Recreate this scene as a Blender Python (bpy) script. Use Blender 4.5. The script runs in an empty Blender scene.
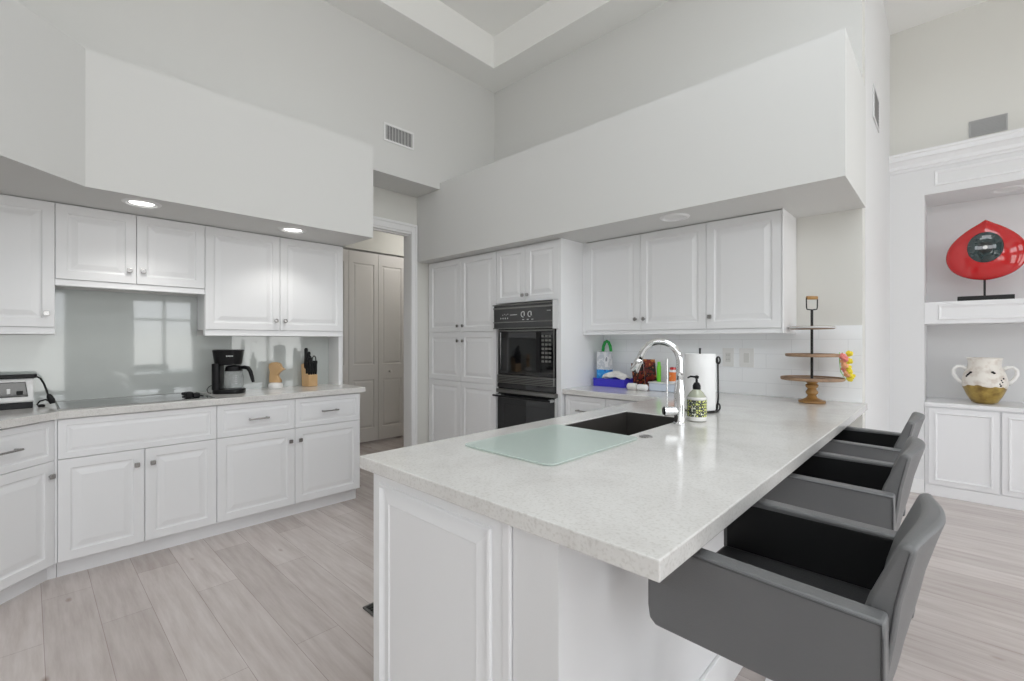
import bpy, bmesh, math, random
from mathutils import Vector, Matrix
random.seed(7)
C = bpy.context.scene.collection
SC = bpy.context.scene
PI = math.pi

# ------------------------------------------------------------ camera, world, light, exposure
cam_d = bpy.data.cameras.new('camera'); cam = bpy.data.objects.new('camera', cam_d); C.objects.link(cam)
cam.location = (0, 0, 1.292); cam.rotation_euler = (PI/2, 0, math.radians(43.6))
cam_d.sensor_width = 36; cam_d.lens = 460.7/1024*36; cam_d.clip_start = 0.05
SC.camera = cam
SC.view_settings.view_transform = 'Standard'; SC.view_settings.look = 'None'
SC.view_settings.gamma = 1; SC.view_settings.use_curve_mapping = False
SC.view_settings.exposure = 0.0
SC.cycles.use_denoising = True
SC.cycles.max_bounces = 10; SC.cycles.diffuse_bounces = 7; SC.cycles.glossy_bounces = 4
SC.cycles.transparent_max_bounces = 12; SC.cycles.transmission_bounces = 6
SC.cycles.sample_clamp_indirect = 6
SC.cycles.caustics_reflective = False; SC.cycles.caustics_refractive = False

world = bpy.data.worlds.new('world'); SC.world = world; world.use_nodes = True
wn = world.node_tree.nodes; wl = world.node_tree.links
bg = wn['Background']; bg.inputs['Strength'].default_value = 5.2
tc = wn.new('ShaderNodeTexCoord'); sx = wn.new('ShaderNodeSeparateXYZ'); cr = wn.new('ShaderNodeValToRGB')
wl.new(tc.outputs['Generated'], sx.inputs[0]); wl.new(sx.outputs['Z'], cr.inputs[0]); wl.new(cr.outputs[0], bg.inputs['Color'])
e = cr.color_ramp.elements
e[0].position = 0.0; e[0].color = (0.78, 0.77, 0.76, 1)
e[1].position = 0.5; e[1].color = (0.93, 0.95, 1.0, 1)
x_ = e.new(0.04); x_.color = (0.85, 0.86, 0.9, 1)

def portal(name, loc, rot, sx_, sy_):
    d = bpy.data.lights.new(name, 'AREA'); d.shape = 'RECTANGLE'; d.size = sx_; d.size_y = sy_
    d.cycles.is_portal = True
    o = bpy.data.objects.new(name, d); C.objects.link(o); o.location = loc; o.rotation_euler = rot

# windows of the living side, inferred and added: (y0, y1, z0, z1) in the wall at X = WX ; (x0, x1, z0, z1) in the wall at Y = WY
WX, WY = 3.4, -3.4
WIN_X = [(-1.9, 0.50, 0.35, 2.2), (1.34, 2.4, 0.6, 2.12), (-2.4, 0.55, 2.7, 3.6), (1.34, 3.0, 2.7, 3.6), (3.0, 4.6, 0.05, 2.2)]  # first two follow reflections; clerestories and last opening are added for daylight
ADDED_WIN_Y = [(1.7, 2.7, 1.3, 2.2), (-2.0, 2.8, 2.85, 3.8)]  # both openings are added, sized to balance light on the facing walls
ADDED_SKYLIGHT = (-0.6, 1.7, 0.65, 2.25)      # assumed skylight, added to the raised ceiling tray for light from above: x0, x1, y0, y1
ADDED_SKYLIGHT_Z = 4.345
for i, (a, b, c, d) in enumerate(WIN_X):
    portal('daylight_portal', (WX+.02, (a+b)/2, (c+d)/2), (0, PI/2, 0), d-c, b-a)
for i, (a, b, c, d) in enumerate(ADDED_WIN_Y):
    portal('daylight_portal', ((a+b)/2, WY-.02, (c+d)/2), (PI/2, 0, 0), b-a, d-c)

portal('daylight_portal', ((ADDED_SKYLIGHT[0]+ADDED_SKYLIGHT[1])/2, (ADDED_SKYLIGHT[2]+ADDED_SKYLIGHT[3])/2, ADDED_SKYLIGHT_Z+.12), (0, 0, 0), ADDED_SKYLIGHT[1]-ADDED_SKYLIGHT[0], ADDED_SKYLIGHT[3]-ADDED_SKYLIGHT[2])  # daylight through the added skylight

# ------------------------------------------------------------ materials
def mat(name, col=(.8, .8, .8), rough=.5, metal=0., coat=0., trans=0., bump=None, var=None, emit=None, spec=None, alpha=None):
    m = bpy.data.materials.new(name); m.use_nodes = True
    nt = m.node_tree; b = nt.nodes['Principled BSDF']
    b.inputs['Base Color'].default_value = (*col, 1); b.inputs['Roughness'].default_value = rough
    b.inputs['Metallic'].default_value = metal; b.inputs['Coat Weight'].default_value = coat
    b.inputs['Coat Roughness'].default_value = .03
    b.inputs['Transmission Weight'].default_value = trans
    if spec is not None: b.inputs['Specular IOR Level'].default_value = spec
    if alpha is not None: b.inputs['Alpha'].default_value = alpha
    g = nt.nodes.new('ShaderNodeTexCoord')
    if bump:
        n = nt.nodes.new('ShaderNodeTexNoise'); n.inputs['Scale'].default_value = bump[0]; n.inputs['Detail'].default_value = 4
        nt.links.new(g.outputs['Object'], n.inputs['Vector'])
        bp = nt.nodes.new('ShaderNodeBump'); bp.inputs['Strength'].default_value = bump[1]; bp.inputs['Distance'].default_value = .002
        nt.links.new(n.outputs['Fac'], bp.inputs['Height']); nt.links.new(bp.outputs[0], b.inputs['Normal'])
    if var:     # (scale, second colour, low, high)
        n = nt.nodes.new('ShaderNodeTexNoise'); n.inputs['Scale'].default_value = var[0]; n.inputs['Detail'].default_value = 5
        nt.links.new(g.outputs['Object'], n.inputs['Vector'])
        r = nt.nodes.new('ShaderNodeValToRGB'); r.color_ramp.elements[0].position = var[2]; r.color_ramp.elements[1].position = var[3]
        r.color_ramp.elements[0].color = (*col, 1); r.color_ramp.elements[1].color = (*var[1], 1)
        nt.links.new(n.outputs['Fac'], r.inputs[0]); nt.links.new(r.outputs[0], b.inputs['Base Color'])
    if emit:
        b.inputs['Emission Color'].default_value = (*emit[0], 1); b.inputs['Emission Strength'].default_value = emit[1]
    return m

M = {}
M['wall'] = mat('wall_paint', (.675, .675, .662), .75, bump=(180, .12))
M['wall_beige'] = mat('beige_wall_paint', (.70, .695, .66), .75, bump=(180, .12))
M['wall_white'] = mat('white_wall_paint', (.74, .74, .745), .7, bump=(180, .1))
M['ceiling'] = mat('ceiling_paint', (.86, .86, .845), .85, bump=(120, .15))
M['cab'] = mat('white_cabinet_lacquer', (.82, .825, .835), .32, bump=(60, .03))
M['cab_bright'] = mat('bright_white_lacquer', (.80, .80, .81), .35, bump=(60, .03))
M['trim'] = mat('white_trim_paint', (.83, .83, .83), .4)
M['chrome'] = mat('chrome', (.86, .86, .87), .08, 1)
M['nickel'] = mat('brushed_nickel', (.42, .41, .40), .25, 1)
M['black_gloss'] = mat('black_gloss', (.006, .006, .007), .06, coat=.5)
M['black'] = mat('black_plastic', (.008, .008, .009), .38, spec=.25)
M['black_matte'] = mat('black_iron', (.02, .02, .02), .5, metal=.4)
M['dark_metal'] = mat('dark_brushed_metal', (.22, .22, .21), .3, 1)
M['silver'] = mat('silver_painted_metal', (.62, .62, .62), .35, .3)
M['oven_glass'] = mat('oven_glass', (.012, .013, .014), .05, coat=.4)
M['oven_grey'] = mat('oven_panel_grey', (.035, .036, .037), .25, coat=.2)
M['keys'] = mat('oven_keys', (.16, .16, .15), .5)
M['marks'] = mat('printed_marks', (.65, .66, .66), .5)
M['gap'] = mat('dark_gap', (.01, .01, .01), .9)
M['leather'] = mat('grey_leatherette', (.130, .132, .135), .42, bump=(350, .25), var=(3, (.150, .152, .155), .35, .7))
M['seat_leather'] = mat('charcoal_seat_leatherette', (.032, .032, .033), .38, bump=(350, .25))
M['piping'] = mat('dark_grey_piping', (.075, .076, .079), .45)
M['leather_dark'] = mat('black_leatherette', (.014, .014, .015), .4, spec=.3, bump=(350, .25))
M['wood_light'] = mat('pale_wood', (.64, .42, .22), .45, var=(9, (.55, .34, .16), .4, .7))
M['wood_mid'] = mat('golden_brown_wood', (.40, .22, .07), .4, var=(12, (.26, .13, .04), .4, .7))
M['wood_tray'] = mat('tray_wood', (.36, .23, .14), .55, var=(14, (.22, .14, .09), .4, .7))
M['paper'] = mat('white_paper', (.88, .88, .88), .9, bump=(90, .4))
M['ceramic'] = mat('white_ceramic', (.82, .81, .79), .25, coat=.3)
M['red'] = mat('red_glass', (.52, .006, .008), .09, coat=.8)
M['disc'] = mat('dark_iridescent_glass', (.012, .03, .032), .05, coat=.9, var=(9, (.05, .075, .085), .55, .75))
M['disc_black'] = mat('black_glass', (.003, .003, .003), .05, coat=.8)
M['blue_plastic'] = mat('blue_plastic', (.045, .035, .55), .4)
M['green'] = mat('green_plastic', (.02, .38, .07), .4)
M['lime'] = mat('lime_plastic', (.16, .62, .03), .4)
M['white_plastic'] = mat('white_plastic', (.80, .80, .80), .35)
M['bluewhite'] = mat('pale_blue_plastic', (.62, .68, .78), .4)
M['yellow'] = mat('yellow_petals', (.85, .70, .05), .7)
M['pink'] = mat('pink_petals', (.85, .28, .25), .7)
M['sink'] = mat('dark_composite_sink', (.050, .046, .042), .42, bump=(200, .2))
M['plate'] = mat('outlet_plate', (.80, .80, .79), .4)
M['outlet_in'] = mat('outlet_inset', (.68, .68, .66), .4)
M['vent'] = mat('grey_vent', (.42, .42, .42), .5)
M['lamp_glow'] = mat('lamp_glow', (1, 1, 1), .5, emit=((1, .98, .94), 5))
M['lamp_off'] = mat('lamp_lens', (.75, .75, .74), .4)
M['hall_door'] = mat('bifold_door_paint', (.66, .64, .62), .45)
M['steel_floor'] = mat('floor_vent_metal', (.12, .12, .115), .4, .6)
M['petal_peach'] = mat('peach_petals', (.85, .42, .22), .7)

def nodes(m): return m.node_tree.nodes, m.node_tree.links, m.node_tree.nodes['Principled BSDF']

def make_floor():
    m = bpy.data.materials.new('greige_wood_planks'); m.use_nodes = True; n, l, b = nodes(m)
    g = n.new('ShaderNodeNewGeometry'); mp = n.new('ShaderNodeMapping'); l.new(g.outputs['Position'], mp.inputs[0])
    mp.inputs['Location'].default_value = (.3, -.416+.185*4, 0)
    br = n.new('ShaderNodeTexBrick'); l.new(mp.outputs[0], br.inputs['Vector'])
    br.offset = .37; br.inputs['Scale'].default_value = 1
    br.inputs['Brick Width'].default_value = 1.25; br.inputs['Row Height'].default_value = .185
    br.inputs['Mortar Size'].default_value = .0012; br.inputs['Mortar Smooth'].default_value = .3; br.inputs['Bias'].default_value = 0
    br.inputs['Color1'].default_value = (.52, .465, .442, 1); br.inputs['Color2'].default_value = (.635, .58, .557, 1)
    br.inputs['Mortar'].default_value = (.36, .30, .28, 1)
    mp2 = n.new('ShaderNodeMapping'); l.new(g.outputs['Position'], mp2.inputs[0]); mp2.inputs['Scale'].default_value = (1.6, 16, 1)
    nz = n.new('ShaderNodeTexNoise'); nz.inputs['Scale'].default_value = 1.6; nz.inputs['Detail'].default_value = 7; nz.inputs['Roughness'].default_value = .62
    l.new(mp2.outputs[0], nz.inputs['Vector'])
    r = n.new('ShaderNodeValToRGB'); r.color_ramp.elements[0].position = .30; r.color_ramp.elements[0].color = (.83, .80, .785, 1)
    r.color_ramp.elements[1].position = .66; r.color_ramp.elements[1].color = (1.06, 1.065, 1.07, 1); l.new(nz.outputs['Fac'], r.inputs[0])
    mx = n.new('ShaderNodeMix'); mx.data_type = 'RGBA'; mx.blend_type = 'MULTIPLY'; mx.inputs[0].default_value = 1
    l.new(br.outputs['Color'], mx.inputs[6]); l.new(r.outputs[0], mx.inputs[7])
    # knots
    mp3 = n.new('ShaderNodeMapping'); l.new(g.outputs['Position'], mp3.inputs[0]); mp3.inputs['Scale'].default_value = (2.2, 5, 1)
    vo = n.new('ShaderNodeTexVoronoi'); vo.inputs['Scale'].default_value = 1.1; l.new(mp3.outputs[0], vo.inputs['Vector'])
    r2 = n.new('ShaderNodeValToRGB'); r2.color_ramp.elements[0].position = .02; r2.color_ramp.elements[0].color = (.62, .55, .5, 1)
    r2.color_ramp.elements[1].position = .09; r2.color_ramp.elements[1].color = (1, 1, 1, 1); l.new(vo.outputs['Distance'], r2.inputs[0])
    mx2 = n.new('ShaderNodeMix'); mx2.data_type = 'RGBA'; mx2.blend_type = 'MULTIPLY'; mx2.inputs[0].default_value = 1
    l.new(mx.outputs[2], mx2.inputs[6]); l.new(r2.outputs[0], mx2.inputs[7]); l.new(mx2.outputs[2], b.inputs['Base Color'])
    b.inputs['Roughness'].default_value = .27
    bp = n.new('ShaderNodeBump'); bp.inputs['Strength'].default_value = .15; bp.inputs['Distance'].default_value = .002
    l.new(nz.outputs['Fac'], bp.inputs['Height']); l.new(bp.outputs[0], b.inputs['Normal'])
    return m
M['floor'] = make_floor()

def make_quartz(name, c0, c1, c2, rough):
    m = bpy.data.materials.new(name); m.use_nodes = True; n, l, b = nodes(m)
    g = n.new('ShaderNodeNewGeometry')
    a = n.new('ShaderNodeTexNoise'); a.inputs['Scale'].default_value = 4.5; a.inputs['Detail'].default_value = 8; a.inputs['Roughness'].default_value = .65
    a.inputs['Distortion'].default_value = .7; l.new(g.outputs['Position'], a.inputs['Vector'])
    r = n.new('ShaderNodeValToRGB'); r.color_ramp.elements[0].position = .36; r.color_ramp.elements[0].color = (*c1, 1)
    r.color_ramp.elements[1].position = .56; r.color_ramp.elements[1].color = (*c0, 1); l.new(a.outputs['Fac'], r.inputs[0])
    s = n.new('ShaderNodeTexNoise'); s.inputs['Scale'].default_value = 130; s.inputs['Detail'].default_value = 3; l.new(g.outputs['Position'], s.inputs['Vector'])
    r2 = n.new('ShaderNodeValToRGB'); r2.color_ramp.elements[0].position = .33; r2.color_ramp.elements[0].color = (*c2, 1)
    r2.color_ramp.elements[1].position = .50; r2.color_ramp.elements[1].color = (1, 1, 1, 1); l.new(s.outputs['Fac'], r2.inputs[0])
    mx = n.new('ShaderNodeMix'); mx.data_type = 'RGBA'; mx.blend_type = 'MULTIPLY'; mx.inputs[0].default_value = .6
    l.new(r.outputs[0], mx.inputs[6]); l.new(r2.outputs[0], mx.inputs[7]); l.new(mx.outputs[2], b.inputs['Base Color'])
    b.inputs['Roughness'].default_value = rough
    return m
M['quartz'] = make_quartz('warm_white_quartz', (.73, .72, .70), (.67, .655, .635), (.80, .79, .77), .13)

def make_window_glass():
    m = bpy.data.materials.new('window_glass'); m.use_nodes = True; nt = m.node_tree; n = nt.nodes; l = nt.links
    n.remove(n['Principled BSDF']); o = n['Material Output']
    t = n.new('ShaderNodeBsdfTransparent'); t.inputs[0].default_value = (.96, .98, .97, 1)
    g = n.new('ShaderNodeBsdfGlossy'); g.inputs['Roughness'].default_value = .02
    mx = n.new('ShaderNodeMixShader'); mx.inputs[0].default_value = .06
    l.new(t.outputs[0], mx.inputs[1]); l.new(g.outputs[0], mx.inputs[2]); l.new(mx.outputs[0], o.inputs[0])
    return m
M['pane'] = make_window_glass()

def make_clear(name, tint, fac, rough=.03):
    m = bpy.data.materials.new(name); m.use_nodes = True; nt = m.node_tree; n = nt.nodes; l = nt.links
    n.remove(n['Principled BSDF']); o = n['Material Output']
    t = n.new('ShaderNodeBsdfTransparent'); t.inputs[0].default_value = (*tint, 1)
    p = n.new('ShaderNodeBsdfPrincipled'); p.inputs['Base Color'].default_value = (*tint, 1); p.inputs['Roughness'].default_value = rough
    mx = n.new('ShaderNodeMixShader'); mx.inputs[0].default_value = fac
    l.new(t.outputs[0], mx.inputs[1]); l.new(p.outputs[0], mx.inputs[2]); l.new(mx.outputs[0], o.inputs[0])
    return m
M['board_glass'] = make_clear('frosted_green_glass', (.85, .91, .885), .45, .12)
M['carafe_glass'] = make_clear('carafe_glass', (.80, .82, .82), .25)
M['bottle_glass'] = mat('soap_glass', (.42, .44, .34), .12, coat=.4)

M['splash_grey'] = mat('grey_green_back_painted_glass', (.52, .55, .535), .04, coat=.3, spec=.75)
def make_tile():
    m = bpy.data.materials.new('white_glass_tile'); m.use_nodes = True; n, l, b = nodes(m)
    g = n.new('ShaderNodeNewGeometry'); s = n.new('ShaderNodeSeparateXYZ'); cmb = n.new('ShaderNodeCombineXYZ')
    l.new(g.outputs['Position'], s.inputs[0]); l.new(s.outputs['X'], cmb.inputs[0]); l.new(s.outputs['Z'], cmb.inputs[1])
    br = n.new('ShaderNodeTexBrick'); l.new(cmb.outputs[0], br.inputs['Vector']); br.offset = .5
    br.inputs['Scale'].default_value = 1; br.inputs['Brick Width'].default_value = .305; br.inputs['Row Height'].default_value = .1
    br.inputs['Mortar Size'].default_value = .0012
    br.inputs['Color1'].default_value = (.92, .94, .96, 1); br.inputs['Color2'].default_value = (.92, .94, .96, 1); br.inputs['Mortar'].default_value = (.77, .79, .81, 1)
    l.new(br.outputs['Color'], b.inputs['Base Color']); b.inputs['Roughness'].default_value = .15
    return m
M['splash_white'] = make_tile()

def make_pattern():   # soap bottle label: black with yellow and white leaf motifs
    m = bpy.data.materials.new('patterned_soap_label'); m.use_nodes = True; n, l, b = nodes(m)
    t = n.new('ShaderNodeTexCoord'); v = n.new('ShaderNodeTexVoronoi'); v.inputs['Scale'].default_value = 75; v.inputs['Randomness'].default_value = .35
    l.new(t.outputs['Object'], v.inputs['Vector'])
    r = n.new('ShaderNodeValToRGB'); r.color_ramp.interpolation = 'CONSTANT'
    r.color_ramp.elements[0].position = 0; r.color_ramp.elements[0].color = (.68, .72, .22, 1)
    r.color_ramp.elements[1].position = .42; r.color_ramp.elements[1].color = (.04, .05, .04, 1)
    q = r.color_ramp.elements.new(.68); q.color = (.72, .74, .6, 1)
    l.new(v.outputs['Distance'], r.inputs[0]); l.new(r.outputs[0], b.inputs['Base Color']); b.inputs['Roughness'].default_value = .4
    return m
M['pattern'] = make_pattern()

def make_spots(name, cols, scale):
    m = bpy.data.materials.new(name); m.use_nodes = True; n, l, b = nodes(m)
    t = n.new('ShaderNodeTexCoord'); v = n.new('ShaderNodeTexNoise'); v.inputs['Scale'].default_value = scale; v.inputs['Detail'].default_value = 2
    l.new(t.outputs['Object'], v.inputs['Vector'])
    r = n.new('ShaderNodeValToRGB'); r.color_ramp.interpolation = 'CONSTANT'
    k = len(cols)
    for i, c in enumerate(cols):
        el = r.color_ramp.elements[i] if i < 2 else r.color_ramp.elements.new(.99)
        el.position = 0 if i == 0 else .38 + .26*(i-1)/max(1, k-2); el.color = (*c, 1)
    l.new(v.outputs['Fac'], r.inputs[0]); l.new(r.outputs[0], b.inputs['Base Color']); b.inputs['Roughness'].default_value = .35
    return m
M['snack'] = make_spots('dark_snack_packet_print', [(.40, .13, .03), (.014, .009, .009), (.20, .022, .012), (.5, .2, .04)], 26)
M['bag_print'] = make_spots('printed_carton', [(.25, .27, .3), (.72, .73, .75), (.55, .58, .62), (.75, .74, .76)], 20)
M['bag_blue'] = make_spots('blue_carton_print', [(.02, .12, .5), (.02, .30, .75), (.15, .5, .85)], 35)
M['cloth'] = mat('white_crumpled_cloth', (.80, .79, .76), .9, bump=(40, .5), var=(20, (.62, .60, .58), .5, .75))

def make_vase():
    m = bpy.data.materials.new('cream_and_ochre_glaze'); m.use_nodes = True; n, l, b = nodes(m)
    t = n.new('ShaderNodeTexCoord'); s = n.new('ShaderNodeSeparateXYZ'); l.new(t.outputs['Object'], s.inputs[0])
    nz = n.new('ShaderNodeTexNoise'); nz.inputs['Scale'].default_value = 7; nz.inputs['Detail'].default_value = 2; l.new(t.outputs['Object'], nz.inputs['Vector'])
    ma = n.new('ShaderNodeMath'); ma.operation = 'MULTIPLY_ADD'; ma.inputs[1].default_value = .09; l.new(nz.outputs['Fac'], ma.inputs[0]); l.new(s.outputs['Z'], ma.inputs[2])
    gt = n.new('ShaderNodeMath'); gt.operation = 'GREATER_THAN'; gt.inputs[1].default_value = .185; l.new(ma.outputs[0], gt.inputs[0])
    n2 = n.new('ShaderNodeTexNoise'); n2.inputs['Scale'].default_value = 18; n2.inputs['Detail'].default_value = 5; l.new(t.outputs['Object'], n2.inputs['Vector'])
    r1 = n.new('ShaderNodeValToRGB'); r1.color_ramp.elements[0].color = (.17, .10, .02, 1); r1.color_ramp.elements[1].color = (.42, .29, .07, 1)
    r1.color_ramp.elements[0].position = .3; r1.color_ramp.elements[1].position = .65
    r2 = n.new('ShaderNodeValToRGB'); r2.color_ramp.elements[0].color = (.58, .50, .43, 1); r2.color_ramp.elements[1].color = (.80, .76, .70, 1)
    r2.color_ramp.elements[0].position = .3; r2.color_ramp.elements[1].position = .55
    l.new(n2.outputs['Fac'], r1.inputs[0]); l.new(n2.outputs['Fac'], r2.inputs[0])
    mx = n.new('ShaderNodeMix'); mx.data_type = 'RGBA'; l.new(gt.outputs[0], mx.inputs[0]); l.new(r1.outputs[0], mx.inputs[6]); l.new(r2.outputs[0], mx.inputs[7])
    l.new(mx.outputs[2], b.inputs['Base Color']); b.inputs['Roughness'].default_value = .3
    return m
M['vase'] = make_vase()

# ------------------------------------------------------------ geometry helpers
def wroot(o):
    v = Vector((0, 0, 0))
    while o is not None: v += o.location; o = o.parent
    return v

class MB:
    def __init__(s): s.bm = bmesh.new()
    def face(s, pts):
        vs = [s.bm.verts.new(p) for p in pts]
        return s.bm.faces.new(vs)
    def box(s, a, b):
        x0, y0, z0 = [min(p, q) for p, q in zip(a, b)]; x1, y1, z1 = [max(p, q) for p, q in zip(a, b)]
        v = [s.bm.verts.new(p) for p in ((x0, y0, z0), (x1, y0, z0), (x1, y1, z0), (x0, y1, z0), (x0, y0, z1), (x1, y0, z1), (x1, y1, z1), (x0, y1, z1))]
        for f in ((0, 3, 2, 1), (4, 5, 6, 7), (0, 1, 5, 4), (1, 2, 6, 5), (2, 3, 7, 6), (3, 0, 4, 7)): s.bm.faces.new([v[i] for i in f])
        return s
    def prism(s, poly, z0, z1, fr=None):
        """polygon in the frame's (u, v) plane, pushed along n from z0 to z1; fr = (origin, U, V, N)"""
        if fr is None: fr = (Vector((0, 0, 0)), Vector((1, 0, 0)), Vector((0, 1, 0)), Vector((0, 0, 1)))
        o, U, V, N = [Vector(q) for q in fr]
        a = [s.bm.verts.new(o+U*p[0]+V*p[1]+N*z0) for p in poly]; b = [s.bm.verts.new(o+U*p[0]+V*p[1]+N*z1) for p in poly]
        n = len(poly); s.bm.faces.new(a[::-1]); s.bm.faces.new(b)
        for i in range(n): s.bm.faces.new([a[i], a[(i+1) % n], b[(i+1) % n], b[i]])
        return s
    def lathe(s, c, prof, seg=40, axis=(0, 0, 1), cap=True):
        c = Vector(c); ax = Vector(axis).normalized()
        t = Vector((1, 0, 0)) if abs(ax.x) < .9 else Vector((0, 1, 0))
        u = ax.cross(t).normalized(); w = ax.cross(u)
        rings = []
        for r, h in prof:
            if r < 1e-5: rings.append([s.bm.verts.new(c+ax*h)])
            else: rings.append([s.bm.verts.new(c+ax*h+u*(r*math.cos(2*PI*i/seg))+w*(r*math.sin(2*PI*i/seg))) for i in range(seg)])
        for A, B in zip(rings, rings[1:]):
            for i in range(seg):
                j = (i+1) % seg
                if len(A) == 1 and len(B) == 1: continue
                if len(A) == 1: s.bm.faces.new([A[0], B[i], B[j]])
                elif len(B) == 1: s.bm.faces.new([A[i], A[j], B[0]])
                else: s.bm.faces.new([A[i], A[j], B[j], B[i]])
        if cap:
            if len(rings[0]) > 1: s.bm.faces.new(rings[0])
            if len(rings[-1]) > 1: s.bm.faces.new(rings[-1])
        return s
    def tube(s, pts, r, seg=10, closed=False):
        pts = [Vector(p) for p in pts]; n = len(pts)
        rr = r if isinstance(r, (list, tuple)) else [r]*n
        prev = None; rings = []
        for i, p in enumerate(pts):
            if closed: d = (pts[(i+1) % n]-pts[i-1])
            else: d = (pts[min(i+1, n-1)]-pts[max(i-1, 0)])
            d.normalize()
            if prev is None:
                t = Vector((0, 0, 1)) if abs(d.z) < .9 else Vector((1, 0, 0)); u = d.cross(t).normalized()
            else: u = (prev-d*prev.dot(d)).normalized()
            prev = u; w = d.cross(u)
            rings.append([s.bm.verts.new(p+(u*math.cos(2*PI*k/seg)+w*math.sin(2*PI*k/seg))*rr[i]) for k in range(seg)])
        m = n if closed else n-1
        for i in range(m):
            A, B = rings[i], rings[(i+1) % n]
            for k in range(seg): j = (k+1) % seg; s.bm.faces.new([A[k], A[j], B[j], B[k]])
        if not closed: s.bm.faces.new(rings[0]); s.bm.faces.new(rings[-1])
        return s
    def sphere(s, c, r, seg=16, sc=(1, 1, 1)):
        m = Matrix.Translation(Vector(c)) @ Matrix.Diagonal((sc[0]*r, sc[1]*r, sc[2]*r, 1))
        bmesh.ops.create_uvsphere(s.bm, u_segments=seg, v_segments=max(6, seg//2), radius=1, matrix=m); return s
    def build(s, name, m, parent=None, bevel=0, seg=2, smooth=None, origin=None, subsurf=0):
        bmesh.ops.recalc_face_normals(s.bm, faces=s.bm.faces)
        if parent is not None: off = wroot(parent)
        elif origin is not None: off = Vector(origin)
        else:
            xs = [v.co for v in s.bm.verts]
            off = Vector(((min(v.x for v in xs)+max(v.x for v in xs))/2, (min(v.y for v in xs)+max(v.y for v in xs))/2, min(v.z for v in xs)))
        for v in s.bm.verts: v.co -= off
        me = bpy.data.meshes.new(name); s.bm.to_mesh(me); s.bm.free()
        o = bpy.data.objects.new(name, me); C.objects.link(o); me.materials.append(M[m] if isinstance(m, str) else m)
        if parent is not None: o.parent = parent
        else: o.location = off
        if smooth is None: smooth = False
        if smooth:
            for p in me.polygons: p.use_smooth = True
            if smooth is not True:
                me.set_sharp_from_angle(angle=math.radians(smooth))
        if bevel:
            b = o.modifiers.new('bevel', 'BEVEL'); b.width = bevel; b.segments = seg; b.limit_method = 'ANGLE'; b.angle_limit = math.radians(35)
        if subsurf:
            b = o.modifiers.new('sub', 'SUBSURF'); b.levels = subsurf; b.render_levels = subsurf
        return o

def thing(name, label, cat, loc=(0, 0, 0), group=None):
    o = bpy.data.objects.new(name, None); C.objects.link(o); o.location = loc; o.empty_display_size = .05
    o['label'] = label; o['category'] = cat
    if group: o['group'] = group
    return o
def tag(o, label, cat, group=None):
    o['label'] = label; o['category'] = cat
    if group: o['group'] = group
    return o
def struct(o): o['kind'] = 'structure'; return o
def rounded(w, h, r, n=5):
    pts = []
    for cx, cy, a0 in ((w/2-r, h/2-r, 0), (-w/2+r, h/2-r, PI/2), (-w/2+r, -h/2+r, PI), (w/2-r, -h/2+r, 1.5*PI)):
        for i in range(n+1): a = a0+PI/2*i/n; pts.append((cx+r*math.cos(a), cy+r*math.sin(a)))
    return pts

class Face:
    """a cabinet front: o = point on the plane, U = along, N = outwards; v is height"""
    def __init__(s, o, U, N): s.o = Vector(o); s.U = Vector(U).normalized(); s.N = Vector(N).normalized(); s.V = Vector((0, 0, 1))
    def p(s, u, v, n=0): return s.o+s.U*u+s.V*v+s.N*n
    def fr(s, u=0, v=0, n=0): return (s.p(u, v, n), s.U, s.V, s.N)

DOOR = [(0, -.020), (0, -.002), (.002, 0), (.050, 0), (.054, -.005), (.060, -.007), (.066, -.007), (.095, -.001), (.099, -.001)]
DRAWER = [(0, -.020), (0, -.002), (.002, 0), (.032, 0), (.035, -.004), (.040, -.005), (.044, -.005), (.058, -.001), (.060, -.001)]
def raised(F, u0, u1, v0, v1, prof, name, m, parent, g=.0015, n=.020):
    mb = MB(); u0 += g; u1 -= g; v0 += g; v1 -= g; prev = None
    for k, (ins, d) in enumerate(prof):
        ring = [mb.bm.verts.new(F.p(a, b, n+d)) for a, b in ((u0+ins, v0+ins), (u1-ins, v0+ins), (u1-ins, v1-ins), (u0+ins, v1-ins))]
        if prev is None: mb.bm.faces.new(ring[::-1])
        else:
            for i in range(4): j = (i+1) % 4; mb.bm.faces.new([prev[i], prev[j], ring[j], ring[i]])
        prev = ring
    mb.bm.faces.new(prev)
    return mb.build(name, m, parent)
def knob_square(F, u, v, parent, m='nickel'):
    mb = MB(); mb.lathe(F.p(u, v, .020), [(.006, 0), (.005, .012)], 12, F.N)
    mb.prism(rounded(.026, .026, .004, 2), .032, .042, F.fr(u, v)); 
    return mb.build('knob', m, parent, bevel=.0015)
def knob_round(F, u, v, parent):
    mb = MB(); mb.lathe(F.p(u, v, .020), [(.008, 0), (.006, .004), (.005, .012), (.013, .018), (.015, .024), (.012, .030), (0, .032)], 20, F.N)
    return mb.build('knob', 'nickel', parent, smooth=50)
def handle_bar(F, u0, u1, v, parent, m='nickel'):
    mb = MB()
    mb.tube([F.p(u0, v, .048), F.p(u1, v, .048)], .0055, 10)
    for u in (u0+.012, u1-.012): mb.tube([F.p(u, v, .020), F.p(u, v, .048)], .0065, 10)
    return mb.build('handle', m, parent, smooth=50)

# ------------------------------------------------------------ the setting
CEIL = 3.973
XL, YB = -3.97, 3.49           # walls behind the cooktop and behind the sink run
# floor
struct(MB().box((-5.6, WY-.15, -.08), (WX+.15, 5.9, 0)).build('floor', 'floor'))
# left wall below the soffit, up to the end of the cooktop run
SOF, SOFT = 2.095, 2.815
struct(MB().box((XL-.12, -1.0, 0), (XL, 1.84, SOF+.3)).build('wall_left', 'wall'))
struct(MB().box((XL-.12, -1.12, 0), (-2.3, -1.0, CEIL)).build('wall_side', 'wall'))
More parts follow.
